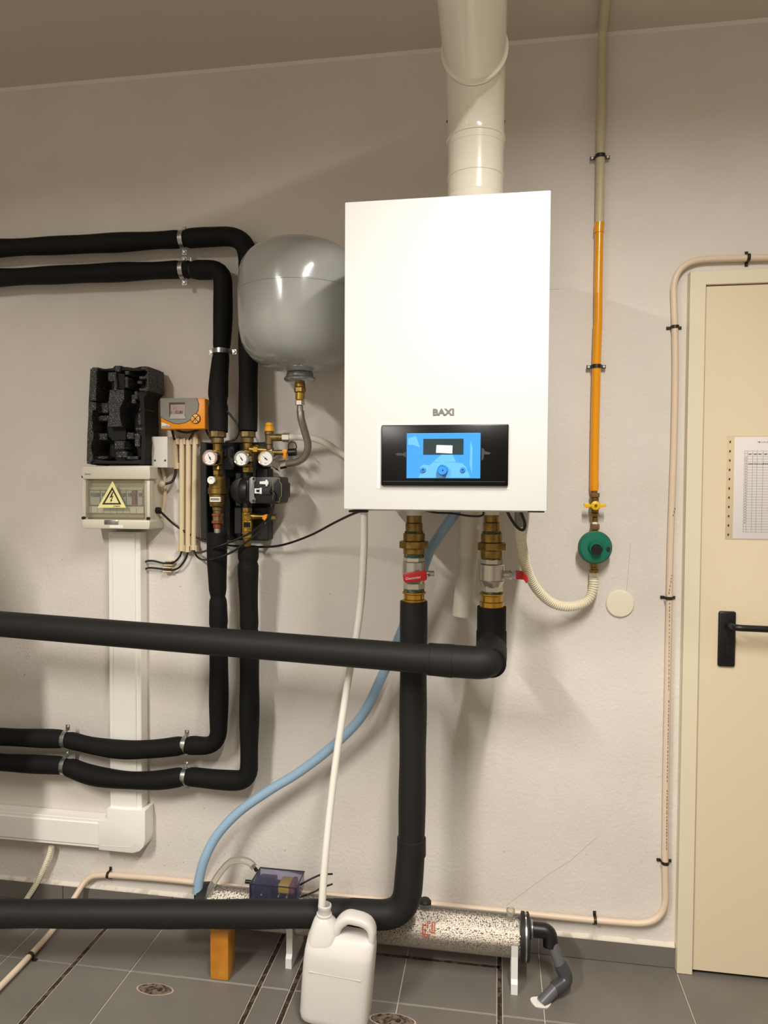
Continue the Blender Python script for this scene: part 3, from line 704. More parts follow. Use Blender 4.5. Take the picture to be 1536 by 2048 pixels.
B().pprism([cc(*p) for p in [(200, 1690), (340, 1690), (560, 1720), (900, 1720), (1080, 1700), (1190, 1700), (1190, 1775), (1120, 1790), (1080, 1775), (340, 1770), (300, 1790), (240, 1775)]], EF-.01, EBK, .002).build('rim', 'eps_dark', sh, smooth=False)
rib = [(560, 205, 700, 360, 0), (660, 340, 715, 545, 0), (850, 185, 925, 250, 0), (680, 98, 770, 200, 0), (850, 285, 905, 470, .004), (1062, 350, 1142, 405, .006), (1090, 270, 1230, 325, .002), (1090, 480, 1215, 525, .002),
       (1010, 530, 1070, 670, .012), (960, 590, 1035, 740, .018), (1088, 820, 1188, 868, .012), (1070, 900, 1192, 1110, .03), (1030, 1150, 1172, 1205, .012), (390, 730, 570, 905, .03), (370, 945, 575, 1040, .035),
       (320, 1250, 545, 1365, .03), (880, 1235, 1005, 1350, .02), (1015, 1250, 1105, 1485, .014), (670, 1380, 840, 1520, .008), (700, 1562, 885, 1665, .02), (320, 1640, 545, 1692, .025), (880, 1640, 1070, 1700, .02), (1130, 110, 1250, 170, 0)]
for x0, y0, x1, y1, dd in rib: eb_box(x0, y0, x1, y1, EF-dd, EBK+.02).build('moulded_rib', 'eps', sh, smooth=False)
B().pprism([cc(*p) for p in [(590, 510), (840, 505), (835, 680), (765, 820), (765, 960), (805, 1140), (548, 1140), (580, 900), (565, 720)]], EF, EBK+.02, .002).build('moulded_rib', 'eps', sh, smooth=False)
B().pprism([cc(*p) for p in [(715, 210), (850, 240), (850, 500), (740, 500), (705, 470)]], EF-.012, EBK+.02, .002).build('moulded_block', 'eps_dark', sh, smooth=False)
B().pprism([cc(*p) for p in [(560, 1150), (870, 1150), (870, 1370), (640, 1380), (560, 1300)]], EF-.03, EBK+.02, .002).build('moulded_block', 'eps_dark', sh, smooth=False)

# ================================================================ SOLAR CONTROLLER
CO = .085
ct = thing('solar_controller', P(366, 858, .04), 'orange and grey solar controller with small display above the conduits', 'controller')
B().pbox(321, 797, 410, 858, CO, .001, .004).build('housing', 'orange', ct)
def c2(x, y): return (300+x/12.8, 780+y/12.8)
gp = [(262, 214), (1190, 200), (1240, 350), (1222, 520), (1150, 650), (1060, 740), (900, 830), (740, 862), (600, 845), (450, 780), (340, 720), (272, 672)]
g2 = [(262, 214), (1205, 200), (1258, 350), (1238, 525), (1162, 660), (1068, 752), (905, 844), (740, 877), (595, 860), (442, 793), (332, 732), (266, 684)]
B().pprism([c2(*p) for p in g2], CO+.0008, CO).build('face_edge', 'brown_line', ct, smooth=False)
fc = B().pprism([c2(*p) for p in gp], CO+.0018, CO+.0006).build('face', 'panel_grey', ct, smooth=False)
Fc = CO+.0018
B().pprism([c2(*p) for p in [(485, 320), (895, 318), (900, 620), (915, 735), (495, 738)]], Fc+.0002, Fc-.0004).build('display_recess', 'brown_line', fc, smooth=False)
B().pprism([c2(*p) for p in [(528, 378), (895, 365), (895, 625), (530, 622)]], Fc+.0005, Fc).build('display', 'lcd', fc, smooth=False)
B().pprism([c2(*p) for p in [(530, 622), (880, 622), (915, 735), (495, 738)]], Fc+.003, Fc).build('display_sill', 'panel_grey_light', fc, smooth=False)
ptext('1 : 52.80', *c2(545, 535), *c2(835, 608), Fc+.0006, 'digits', 'print_dark', fc, bold=.01)
ptext('S1 °C', *c2(590, 430), *c2(690, 510), Fc+.0006, 'digits', 'panel_grey', fc)
c = P(*c2(1175, 737), CO+.001); kk = mpp(390, 838, CO)/12.8
B().lathe([(0, 122*kk), (.002, 122*kk), (.003, 116*kk), (.003, 0)], c, OUT, 32).build('keypad_ring', 'brown_line', ct)
kp = B().lathe([(0, 104*kk), (.0042, 104*kk), (.0046, 98*kk), (.0046, 0)], c, OUT, 32).build('keypad', 'orange_pale', ct)
for a in (45, -45):
    M = Matrix.Translation(c+OUT*.0048) @ Matrix.Rotation(math.radians(a), 4, 'Y')
    B().box((-106*kk, -.0004, -11*kk), (106*kk, .0004, 11*kk), M=M).build('keypad_line', 'brown_line', kp, smooth=False)
for dx, dz in ((0, 1), (0, -1), (1, 0), (-1, 0)):
    d = c+OUT*.0048+V((dx*58*kk, 0, dz*58*kk)); B().box(d+V((-9*kk, -.0004, -9*kk)), d+V((9*kk, .0004, 9*kk))).build('key_mark', 'brown_line', kp, smooth=False)
lg = B().pprism([c2(*p) for p in [(290, 830), (350, 840), (520, 915), (560, 950), (300, 962)]], CO+.0006, CO).build('logo_plate', 'sticker', ct, smooth=False)
ptext('sollus', *c2(310, 900), *c2(545, 955), CO+.0008, 'lettering', 'teal_print', lg, bold=.02)

# ================================================================ CABLE CONDUITS LEFT OF THE PUMP STATION
for x, x2, y0, y1, lb in ((349, 352, 880, 938, 'short cream conduit hanging below the controller, leftmost of four'), (364, 363.5, 879, 1102, 'long cream conduit, second of four left of the pump station'),
                          (377, 376, 880, 1104, 'long cream conduit, third of four left of the pump station'), (390.5, 387.5, 868, 1100, 'long cream conduit nearest to the pump station, rising highest')):
    o = thing('cable_conduit', P(x2, y1, .022), lb, 'conduit', 'cream conduits below the controller')
    b = B(); a, c = P(x, y0, .022), P(x2, y1, .022); b.tube([a, c], .0086, 16, cap=False); b.tube([a, c], .0072, 16, cap=False); b.build('tube', 'conduit', o)
def clip(x, y, lb):
    o = thing('conduit_clip', P(x, y, .01), lb, 'clip', 'cream conduit clips'); c = P(x, y, .022)
    B().box(c+V((-.0105, .004, -.010)), c+V((.0105, .0215, .010)), .001, 1).build('base', 'conduit', o, smooth=False)
    for s in (-1, 1): B().box(c+V((s*.0105-.0022, -.009, -.010)), c+V((s*.0105+.0022, .006, .010)), .001, 1).build('arm', 'conduit', o, smooth=False)
for k, (x, w_) in enumerate(((349, 'first'), (364, 'second'), (377, 'third'), (390, 'fourth'))): clip(x, 883, w_+' from the left in the top row of cream conduit clips')
clip(351.5, 932, 'cream clip at the foot of the short conduit')
for x, w_ in ((364, 'left'), (376, 'middle'), (388, 'right')): clip(x, 1097, w_+' clip in the bottom row of cream conduit clips')

# ================================================================ CABLES
def cable(lb, *pts, r=.0034, ml='cable', name='cable', group='black cables', n=8):
    return tag(B().tube(px(*pts, n=n), r, 10).build(name, ml), lb, 'cable', group)
cable('black cable from the fuse box drooping under the pump station to the boiler', (319, 1021, .062), (330, 1032, .05), (350, 1050, .03), (380, 1069, .022), (406, 1080, .022), (434, 1087, .022), (470, 1092, .03), (520, 1094, .035), (565, 1090, .05), (620, 1071, .1), (670, 1045, .2), (708, 1027, .3), (736, 1019, .36), r=.0036)
cable('black cable curving from the pump motor to the conduit, upper of two', (549, 998, .19), (545, 1020, .185), (530, 1043, .175), (500, 1066, .16), (460, 1084, .155), (430, 1095, .152), (405, 1104, .09), (393, 1105, .03), (389, 1098, .022))
cable('black cable curving below the pump station to the conduit, lower of two', (547, 1005, .19), (540, 1035, .18), (522, 1060, .172), (490, 1086, .165), (460, 1106, .16), (430, 1117, .152), (408, 1120, .1), (395, 1114, .03), (387, 1100, .022))
cable('upper black sensor cable left of the conduits', (364, 1098, .022), (360, 1112, .022), (350, 1123, .022), (340, 1127, .02), (325, 1126, .02), (308, 1122, .02), (295, 1122, .016), (289, 1125, .004), group='black sensor cables')
cable('lower black sensor cable left of the conduits', (377, 1100, .022), (371, 1118, .022), (358, 1135, .022), (344, 1140, .02), (325, 1138, .02), (306, 1136, .02), (296, 1136, .016), (289, 1139, .004), group='black sensor cables')
for x, y, w_ in ((337, 1126, 'upper'), (335, 1139, 'lower')):
    o = thing('cable_clip', P(x, y, .01), w_+' cream clip holding a black sensor cable', 'clip', 'cream cable clips'); c = P(x, y, .02)
    B().box(c+V((-.015, .005, -.0065)), c+V((.015, .0195, .0065)), .001, 1).build('base', 'conduit', o, smooth=False)
    for s in (-1, 1): B().box(c+V((-.015, -.007, s*.0065-.002)), c+V((.015, .006, s*.0065+.002)), .001, 1).build('arm', 'conduit', o, smooth=False)
cable('black cable from the short conduit to the warm plug on the fuse box', (351, 934, .022), (351, 948, .03), (345, 962, .045), (335, 967, .055), (325, 968, .06), r=.0042)
cable('black cable below the controller entering the short conduit', (343, 857, .05), (346, 868, .04), (349.5, 884, .022), r=.004, group='cables under the controller')
cable('black cable sagging under the controller', (351, 857, .05), (360, 863, .05), (375, 865, .05), (392, 862, .05), (398, 857, .05), r=.0036, group='cables under the controller')
cable('black cable slanting under the controller into the third conduit', (393, 857, .05), (385, 868, .04), (377, 883, .022), r=.0036, group='cables under the controller')
cable('black cable from the controller to the left pipe of the pump station', (411, 857, .05), (416, 868, .07), (424, 880, .1), (432, 888, .1), group='cables under the controller')
cable('black sensor loop between the two upright insulated pipes', (452, 820, .1), (464, 834, .1), (475, 850, .1), (477, 866, .1), (469, 879, .1), (450, 884, .1))

cable('black cable along the boiler underside between the two brass connections', (842, 1019, .33), (870, 1025, .33), (905, 1027, .33), (940, 1032, .33), (964, 1031, .33), (968, 1019, .33), r=.0028, group='cables under the boiler')
cable('black cable loop hanging under the boiler beside the corrugated gas hose', (1012, 1016, .4), (1020, 1034, .4), (1034, 1054, .4), (1046, 1060, .4), (1050, 1048, .4), (1045, 1032, .4), (1038, 1016, .4), r=.0038, group='cables under the boiler')
# ================================================================ PUMP STATION
pu = thing('pump_station', P(467, 1080, .04), 'solar pump station with brass lines, round gauges and black pump', 'pump station')
SO = .075
def c3(x, y): return (380+x/4.877, 740+y/4.877)
def sbox(x0, y0, x1, y1, f, bk, bv=.003):
    (a, b), (c, d) = c3(x0, y0), c3(x1, y1); return B().pbox(a, b, c, d, f, bk, bv, 1)
sbox(100, 705, 765, 1660, .03, .001, .006).build('back_shell', 'eps_dark', pu, smooth=False)
for a in ((100, 705, 165, 1655), (320, 720, 425, 980), (330, 1050, 385, 1650), (430, 1340, 505, 1600), (440, 1000, 500, 1330), (610, 1340, 765, 1660), (640, 960, 765, 1050), (620, 705, 765, 770)):
    sbox(*a, SO, .025).build('shell_wall', 'black_rubber', pu, smooth=False)
for a in ((325, 770, 350, 850), (385, 770, 405, 850)): sbox(*a, SO+.012, SO-.004).build('shell_lug', 'black_rubber', pu, smooth=False)
LO = .105
def pv(cx, segs): return vstack(None, cx, LO, segs, pu)
pv(435, [('pipe_nut', 'brass_dull', 862, 875, 16.5, 8), ('nipple', 'brass_dull', 875, 887, 12, 20), ('valve_body', 'brass', 887, 902, 8.5, 16), ('valve_body', 'brass', 902, 930, 10.5, 18), ('valve_body', 'brass', 929, 940, 7.5, 16, 9), ('hex', 'brass', 940, 951, 9, 6),
         ('neck', 'brass', 950, 955, 7, 16), ('air_separator', 'brass', 953, 977, 16, 28), ('separator_band', 'brass', 976, 988, 18, 28), ('air_separator', 'brass', 988, 1004, 15.5, 28), ('air_separator', 'brass', 1004, 1013, 15.5, 28, 13.5),
         ('stub', 'brass_dull', 1013, 1021, 9.5, 18), ('stub', 'brass_dull', 1020, 1028, 8, 18), ('compression_nut', 'copper_red', 1027, 1032, 11.5, 6), ('compression_nut', 'brass_dull', 1031, 1042, 10, 6), ('compression_nut', 'copper_red', 1041, 1047, 12, 6), ('pipe_end', 'copper_red', 1047, 1057, 8, 16), ('pipe_end', 'nickel', 1056, 1070, 6.5, 16)])
c = P(427, 960.5, LO+.02); k3 = mpp(427, 960, LO)
B().lathe([(-.012, 6*k3), (.01, 6*k3), (.01, 7.2*k3), (.02, 7.2*k3), (.02, 4*k3), (.016, 3.4*k3), (.016, 0)], c, OUT, 20).build('vent_cap', 'sticker', pu)
B().pbox(420, 994, 440, 1003.5, LO+.0268, LO+.018, 0).build('label', 'sticker', pu, smooth=False)
B().pbox(421, 996, 438.5, 1001, LO+.0272, LO+.018, 0).build('label_print', 'panel_grey', pu, smooth=False)
pv(495, [('pipe_nut', 'brass_dull', 863, 875, 15.5, 8), ('nipple', 'brass_dull', 875, 886, 12, 20), ('valve_body', 'brass', 886, 900, 9, 16), ('valve_body', 'brass', 900, 925, 12.5, 20), ('valve_body', 'brass', 925, 934, 9, 18), ('hex', 'brass', 934, 945, 10.5, 6)])
pv(494, [('hex', 'brass', 1015, 1024.5, 10, 6), ('flow_meter', 'brass_bright', 1024, 1063, 10, 20), ('hex', 'brass', 1062, 1068, 10.5, 6), ('flow_meter', 'brass_bright', 1067, 1076, 9.5, 18), ('pipe_end', 'brass', 1075, 1098, 8, 18)])
fm = B().pbox(485.5, 1042.5, 502, 1056, LO+.019, LO, .0015).build('meter_window', 'brass_bright', pu)
B().pbox(487, 1044, 500.5, 1054.5, LO+.0196, LO+.01, .0005).build('meter_scale', 'black_gloss', fm, smooth=False)
a = P(494, 1035.5, LO)
B().cyl(P(494, 1035, LO), P(494, 1035, LO+.024), .0115, 18).build('meter_port', 'brass', pu); B().cyl(P(491, 1035, LO+.0225), P(491, 1035, LO+.0262), .006, 6).build('meter_screw', 'brass_bright', pu)
B().lathe([(0, .0115), (.03, .0085), (.062, .0075)], P(498, 1033, LO+.004), X_, 16).build('drain_arm', 'brass', pu)
B().cyl(P(540, 1035, LO+.004), P(547, 1035, LO+.004), .0085, 14).build('drain_arm', 'brass_dull', pu); B().cyl(P(545, 1035, LO+.004), P(553, 1035, LO+.004), .0115, 8).build('drain_cap', 'brass_dull', pu)
B().pprism([(525, 1031), (534, 1028), (533, 1036), (531, 1040), (532, 1048), (526, 1047), (528, 1040), (524.5, 1038)], LO+.022, LO+.012, .001).build('lever', 'orange', pu)
# gauges
def gauge(cx, cy, r, off, arc, a0, a1, needle):
    k = mpp(cx, cy, off)*r; c = P(cx, cy, off)
    g = B().lathe([(-.03, .3*k), (-.026, .98*k), (0, 1.0*k), (.003, .98*k), (.004, .93*k), (.003, .84*k), (.0008, .82*k), (.0008, 0)], c, OUT, 40).build('gauge', 'chrome', pu)
    B().cyl(c+OUT*.0009, c+OUT*.0013, .82*k, 36).build('dial', 'dial_white', g)
    pth = [c+OUT*.0014+V((math.cos(a)*.70*k, 0, math.sin(a)*.70*k)) for a in [math.radians(a0+(a1-a0)*i/24) for i in range(25)]]
    nr = [(p-(c+OUT*.0014)).normalized() for p in pth]
    B().strip(pth, nr, OUT*.0003, .09*k).build('scale_arc', arc, g)
    tk_ = B()
    for i in range(11):
        a = math.radians(a0+(a1-a0)*i/10); d = V((math.cos(a), 0, math.sin(a))); q0 = c+OUT*.0015
        s_ = V((-d.z, 0, d.x)); tk_.prism([q0+d*.56*k+s_*.012*k, q0+d*.66*k+s_*.012*k, q0+d*.66*k-s_*.012*k, q0+d*.56*k-s_*.012*k], OUT*.0002)
    tk_.build('scale_ticks', 'print_dark', g, smooth=False)
    a = math.radians(needle); d = V((math.cos(a), 0, math.sin(a))); s_ = V((-d.z, 0, d.x)); q0 = c+OUT*.0018
    B().prism([q0+d*.6*k, q0-d*.3*k+s_*.07*k, q0-d*.3*k-s_*.07*k], OUT*.0004).build('needle', 'print_dark', g, smooth=False)
    B().cyl(c+OUT*.0015, c+OUT*.0028, .1*k, 10).build('hub', 'print_dark', g)
    q1 = c+V((-.13*k, 0, -.62*k))+OUT*.0014
    text('°C' if arc != 'dial_orange' else 'bar', 0, q1, X_, Z_, 'unit', 'print_dark', g, fit=(.26*k, .14*k), depth=.0002)
    return c
gauge(420, 915.5, 15.6, LO+.045, 'dial_red', 225, -45, 118)
gauge(483, 917, 15.4, LO+.045, 'dial_blue', 225, -45, 125)
gauge(531.5, 917, 16, LO+.04, 'dial_orange', 225, 95, 140)
for x, y in ((420, 915.5), (483, 917)):
    B().cyl(P(x, y, LO+.02), P(x+5, y, LO), .009, 12).build('gauge_stem', 'brass', pu)
# safety group
B().cyl(P(500, 899, LO), P(546, 902, LO), .0115, 14).build('cross_pipe', 'brass', pu); B().cyl(P(509, 899, LO), P(517, 899.5, LO), .0145, 6).build('cross_nut', 'brass_bright', pu)
vstack(None, 538.5, LO+.005, [('relief_cap', 'amber', 845.5, 852, 6.6, 12, 8), ('relief_cap', 'amber', 852, 863, 8, 12, 9.6), ('relief_body', 'brass_dull', 863, 870, 9, 16), ('relief_body', 'brass_dull', 870, 889, 8, 16, 7.5), ('relief_body', 'brass_dull', 889, 900, 6.5, 16)], pu)
B().cyl(P(540, 875, LO+.005), P(567, 875, LO+.005), .0115, 16).build('relief_outlet', 'brass_dull', pu)
B().cyl(P(566, 875, LO+.005), P(579, 875, LO+.005), .0145, 6).build('outlet_nut', 'nickel', pu)
B().cyl(P(531, 917, LO), P(531, 917, LO+.02), .011, 12).build('gauge_stem', 'brass', pu)
B().cyl(P(538, 900, LO+.005), P(531, 918, LO+.003), .009, 12).build('cross_pipe', 'brass_dull', pu)
B().cyl(P(540, 905, LO+.003), P(568, 905, LO+.003), .0085, 14).build('fill_arm', 'brass_dull', pu)
B().pprism([(564, 900), (573, 898.5), (574.5, 902), (572, 907), (572.5, 916), (566, 917), (566.5, 907), (563.5, 905)], LO+.02, LO+.01, .001).build('lever', 'orange', pu)
B().cyl(P(577, 905, LO+.003), P(592, 904, LO+.003), .012, 10).build('fill_cap', 'black_plastic', pu)
B().tube(px((577, 898, LO+.01), (577, 889, LO+.01), (582, 884, LO+.01), (590, 886, LO+.01), (593, 894, LO+.01), (591, 900, LO+.01)), .0018, 8).build('cap_strap', 'black_plastic', pu)
B().cyl(P(548, 920, LO), P(556, 931, LO+.04), .012, 12).build('hose_tail', 'brass', pu)
# pump
pm = P(494, 980, LO); kz = mpp(494, 980, LO)
B().lathe([(0, .012), (.003, .03), (.02, .041), (.045, .041), (.048, .036)], P(494, 981, .045), OUT, 36).build('pump_volute', 'black_plastic', pu)
for y0, y1 in ((944, 958), (1003, 1016)): B().cyl(P(494.5, y0, LO-.02), P(494.5, y1, LO-.02), .017, 18).build('pump_port', 'black_plastic', pu)
B().lathe([(0, .036), (.012, .041), (.026, .04)], P(484, 981, .145), X_, 36).build('motor_cap', 'black_plastic', pu)
B().pbox(484, 957, 500, 1006, .175, .09, .012, 3).build('motor_housing', 'black_plastic', pu)
pf_ = B().pprism([(498, 957), (503, 953.5), (510, 955), (511, 961), (508, 966), (508, 994), (511, 999), (509, 1006), (502, 1007), (498, 1002)], .185, .1, .002).build('motor_flange', 'pump_grey', pu)
for y in (957.5, 1001.5): B().cyl(P(507, y, .18), P(507, y, .189), .0038, 10).build('flange_screw', 'black_plastic', pf_)
eb_ = B().pprism([(509, 954), (558, 953.5), (561, 957), (561, 963), (565, 967), (565, 993), (561, 997), (560, 1005), (556, 1008), (511, 1006)], .18, .1, .003).build('control_box', 'black_plastic', pu)
for pl_ in ([(546, 960), (549, 956), (559, 956.5), (559.5, 964), (563, 968), (563, 992), (559.5, 996), (559, 1004), (548, 1004), (546, 998)],):
    q = [P(x, y, .1805) for x, y in pl_]; B().tube(q+[q[0]], .0005, 5).build('gold_outline', 'gold_line', eb_)
B().pprism([(519, 963), (531, 962), (531, 959.5), (534, 959.5), (534, 962), (536, 963), (536, 969), (534, 970), (534, 972.5), (531, 972.5), (531, 969), (519, 968)], .188, .178, .0008).build('connector', 'sticker', eb_)
cb = B()
for a in ((509, 977, 521, 979.4), (509, 984.6, 521, 987), (509, 979, 511.4, 985), (519, 975.5, 523, 988)): cb.pbox(*a, .19, .178, .0006, 1)
cb.build('connector', 'sticker', eb_, smooth=False)
B().pbox(522, 976, 541, 990, .187, .178, .002).build('plug', 'black_rubber', eb_)
B().tube(px((540, 982, .186), (546, 984, .19), (549, 992, .192), (549, 1000, .19)), .0034, 10).build('plug_cable', 'cable', eb_)

# white drain hose from the relief valve, running behind the boiler
cable('white drain hose on the wall from the relief valve to behind the boiler', (577, 875, .11), (598, 874, .1), (630, 878, .08), (655, 888, .065), (676, 903, .055), (700, 915, .05), (740, 925, .05), r=.0105, ml='white_hose', name='drain_hose', group='hoses')

# ================================================================ TRUNKING
TO = .05
t = thing('wall_trunking', P(250, 1620, .03), 'white upright cable trunking under the fuse box', 'trunking', 'white cable trunking')
a, b = P(216, 1200, TO), P(280, 1200, TO); zb, ztp = P(250, 1618, TO).z, P(250, 1064, TO).z
B().box((a.x, -TO+.004, zb), (b.x, -.001, ztp), .002, 1).build('base', 'pvc_white', t, smooth=False)
c0, c1 = a.x+(b.x-a.x)*.15, a.x+(b.x-a.x)*.85
B().box((c0, -TO, zb), (c1, -TO+.006, ztp-.005), .001, 1).build('cover', 'pvc_white', t, smooth=False)
t = thing('wall_trunking', P(80, 1700, .03), 'white level cable trunking running left above the floor', 'trunking', 'white cable trunking')
TH = .055
z0, z1 = P(190, 1697, TH).z, P(190, 1640, TH).z
xr = P(200, 1660, TH).x; xl = -2.6
B().box((xl, -TH+.004, z0), (xr, -.001, z1), .002, 1).build('base', 'pvc_white', t, smooth=False)
B().box((xl, -TH, z0+.012), (xr, -TH+.006, z1-.012), .001, 1).build('cover', 'pvc_white', t, smooth=False)
t = thing('trunking_corner', P(245, 1706, .03), 'white rounded corner piece joining the two cable trunkings', 'trunking')
q = [(197, 1641), (214, 1641), (214, 1617), (290, 1622), (290, 1682), (287, 1694), (279, 1703), (265, 1707), (197, 1700)]
B().pprism(q, TH+.005, .001, .003).build('body', 'pvc_white', t)
q = [P(x, y, TH+.0053) for x, y in ((198, 1691), (240, 1694), (262, 1694), (272, 1688))]
B().tube(spline(q, 6), .0008, 6).build('crease', 'box_grey', t)
tag(ribbed(B(), px((103, 1693, .03), (98, 1712, .03), (86, 1740, .03), (70, 1772, .035), (52, 1800, .05), (20, 1850, .12), (-40, 1900, .22), n=10), .0095, .0062, .0026, 12).build('flexible_conduit', 'cream_hose'), 'ribbed cream flexible conduit dropping from the white trunking', 'conduit')

# ================================================================ CREAM CABLE CONDUIT ROUND THE DOOR AND ALONG THE WALL
co_ = .016; rc = .0094
zf = .012
pts = [P(1640, 514, co_), P(1500, 515.5, co_), P(1345, 521, co_), P(1350, 655, co_), P(1351, 740, co_), P(1348, 900, co_), P(1341, 1080, co_), P(1336, 1330, co_), P(1331, 1600, co_), P(1330, 1725, co_), P(1333, 1851, co_), P(1190, 1841, co_),
       P(1040, 1826, co_), P(860, 1808, co_), P(640, 1790, co_), P(440, 1771, co_), P(330, 1758, co_), P(217, 1750, co_), P(176, 1752, co_), P(150, 1794, .06), PZ(112, 1853, zf), PZ(60, 1912, zf), PZ(-10, 1984, zf), PZ(-60, 2040, zf)]
cq = fillet(pts, [.1, .17, .1, .1, .1, .1, .1, .1, .06, .13, .1, .1, .1, .1, .1, .1, .03, .06, .05, .05, .1, .1], 10)
cd_ = tag(B().tube(cq, rc, 14).build('cable_conduit', 'conduit_pink'), 'long cream cable conduit looping round the door frame and along the wall foot', 'conduit')
# faint print along the upright
pr_ = B(); rnd = random.Random(3)
for (xa_, ya, xb_, yb) in ((1351, 1016, 1346, 1032), (1344, 1150, 1338, 1190), (1340, 1205, 1338, 1380), (1338, 1400, 1335, 1560), (1335, 1580, 1333.5, 1700)):
    y = ya
    while y < yb:
        x = xa_+(xb_-xa_)*(y-ya)/(yb-ya)+1.2; L = rnd.uniform(2, 6)
        c = P(x-2, y, co_+rc*.93); c2_ = P(x-2, y+L, co_+rc*.93); pr_.box((c.x-.0012, c.y-.0006, c2_.z), (c.x+.0012, c.y+.002, c.z)); y += L+rnd.uniform(1.5, 4)
pr_.build('print', 'conduit_print', cd_, smooth=False)
sad = [((1496, 515, co_), X_, 'dark saddle clip on the cream conduit above the door'), ((1350, 654, co_), Z_, 'dark saddle clip on the cream conduit beside the top of the door frame'),
       ((1337.5, 1196, co_), Z_, 'dark saddle clip on the cream conduit level with the round wall cover'), ((1330, 1725, co_), Z_, 'dark saddle clip low on the upright cream conduit by the door frame'),
       ((1190, 1841, co_), X_, 'dark saddle clip on the level conduit right of the neutraliser tube'), ((217, 1750, co_), X_, 'dark saddle clip on the low conduit under the white trunking corner')]
for p, ax, lb in sad: clamp('saddle_clip', P(*p), ax, rc+.0006, lb, 'dark saddle clips', ear=.0115, w=.009, t=.0016, ml='clip_dark', ears_off=.0145, screw='clip_dark')
pf0, pf1 = PZ(60, 1912, zf), PZ(-10, 1984, zf)
o = thing('saddle_clip', pf0, 'dark saddle clip on the conduit lying on the floor at left', 'clamp', 'dark saddle clips')
ax = (pf1-pf0).normalized(); sd = ax.cross(Z_)
path = [pf0+sd*.022-Z_*.0118, pf0+sd*.0102-Z_*.0118]; nr = [Z_, Z_]
for k in range(13):
    a = math.pi*k/12; d = sd*math.cos(a)+Z_*math.sin(a); path.append(pf0+d*.0101); nr.append(d)
path += [pf0-sd*.0102-Z_*.0118, pf0-sd*.022-Z_*.0118]; nr += [Z_, Z_]
B().strip(path, nr, ax*.011, .0016).build('band', 'clip_dark', o, ang=50)
for s in (1, -1): B().cyl(pf0+sd*s*.0165-Z_*.011, pf0+sd*s*.0165-Z_*.006, .004, 10).build('screw', 'clip_dark', o)

# ================================================================ GAS LINE
go = .024; rg = .0128
zc_ = ZC-rg-.003
top = PZ(1214, -20, zc_)
gx = P(1203, 130, go)
g = thing('gas_pipe', P(1189, 985, go), 'gas pipe down the wall, cream above and painted yellow below', 'pipe')
B().tube(fillet([top, V((gx.x, -go-.004, zc_)), P(1201, 313, go), P(1199, 446, go)], [.05, .1], 10), rg, 18).build('cream_length', 'gas_beige', g)
B().tube([P(1199, 446, go), P(1198, 466, go)], rg+.0016, 18).build('coupling', 'gas_yellow', g)
B().tube(spline([P(1198.6, 465, go), P(1197, 560, go), P(1196.5, 648, go)], 6), rg-.0006, 18).build('yellow_length', 'gas_yellow', g)
B().tube(spline([P(1196, 646, go), P(1193, 733, go), P(1190, 870, go), P(1188.5, 965, go)], 6), rg, 18).build('yellow_length', 'gas_yellow', g)
B().lathe([(0, .006), (.004, .0115), (.02, .0138), (.034, .0128)], P(1188.5, 984, go), Z_, 18).build('socket', 'gas_yellow', g)
B().cyl(P(1188.5, 988, go), P(1188.5, 982, go), .0095, 14).build('pipe_end', 'copper_red', g)
for y, x in ((313, 1200.5), (733, 1193)):
    clamp('saddle_clip', P(x, y, go), Z_, rg+.0004, 'black saddle clip on the '+('cream upper part' if y < 400 else 'yellow part')+' of the gas pipe', 'black gas pipe clips', ear=.015, w=.011, t=.0018, ml='clip_black', ears_off=.01, screw='galv')
gv = thing('gas_valve', P(1188.5, 1050, go), 'brass gas valve with yellow butterfly handle above the green regulator', 'valve')
vstack(None, 1189.5, go, [('nut', 'brass_dull', 986, 995, 9.8, 6), ('body', 'brass', 995, 1005, 8.5, 18), ('body', 'brass', 1005, 1018, 10.5, 18), ('body', 'brass', 1018, 1026, 8, 18), ('nut', 'brass', 1026, 1034, 9.6, 6), ('neck', 'brass', 1034, 1044, 6, 16), ('sealing_tape', 'sticker', 1044, 1049, 5.5, 16), ('nut', 'brass_dull', 1048, 1060, 9.6, 6), ('neck', 'brass_dull', 1059, 1068, 7, 16)], gv)
c = P(1191, 1011, go+.022)
B().cyl(c+Y_*.02, c, .008, 14).build('stem', 'brass', gv)
h_ = B().lathe([(0, .0135), (.004, .0135), (.0055, .0115), (.0055, 0)], c, OUT, 20).build('handle', 'yellow_plastic', gv)
B().pprism([(1168, 1007), (1174, 1006), (1182, 1009), (1182, 1014), (1174, 1016), (1169, 1014)], go+.026, go+.015, .001).build('wing', 'yellow_plastic', h_)
B().pprism([(1199, 1009), (1206, 1008), (1213, 1009.5), (1213, 1013), (1206, 1015), (1199, 1014)], go+.026, go+.015, .001).build('wing', 'yellow_plastic', h_)
B().cyl(c+OUT*.005, c+OUT*.008, .0045, 6).build('handle_screw', 'brass', h_)
rgk = mpp(1190, 1095, .05)
rgo = thing('gas_regulator', P(1190, 1128, go), 'round green gas regulator with black centre cap on the wall', 'regulator')
c = P(1190, 1095, .05)
B().lathe([(-.042, .014), (-.036, .034), (-.012, 33*rgk), (-.004, 34.5*rgk), (0, 34.5*rgk)], c, OUT, 48).build('back_case', 'brass_dull', rgo)
B().lathe([(-.002, 33.8*rgk), (.006, 32.6*rgk), (.010, 29.5*rgk), (.012, 16*rgk), (.018, 13.5*rgk), (.024, 12*rgk), (.024, 0)], c, OUT, 48).build('front_case', 'green_paint', rgo, ang=30)
B().lathe([(0, 11.2*rgk), (.008, 11*rgk), (.0095, 10*rgk), (.0095, 0)], P(1193, 1098.5, .073), OUT, 10).build('centre_cap', 'black_plastic', rgo)
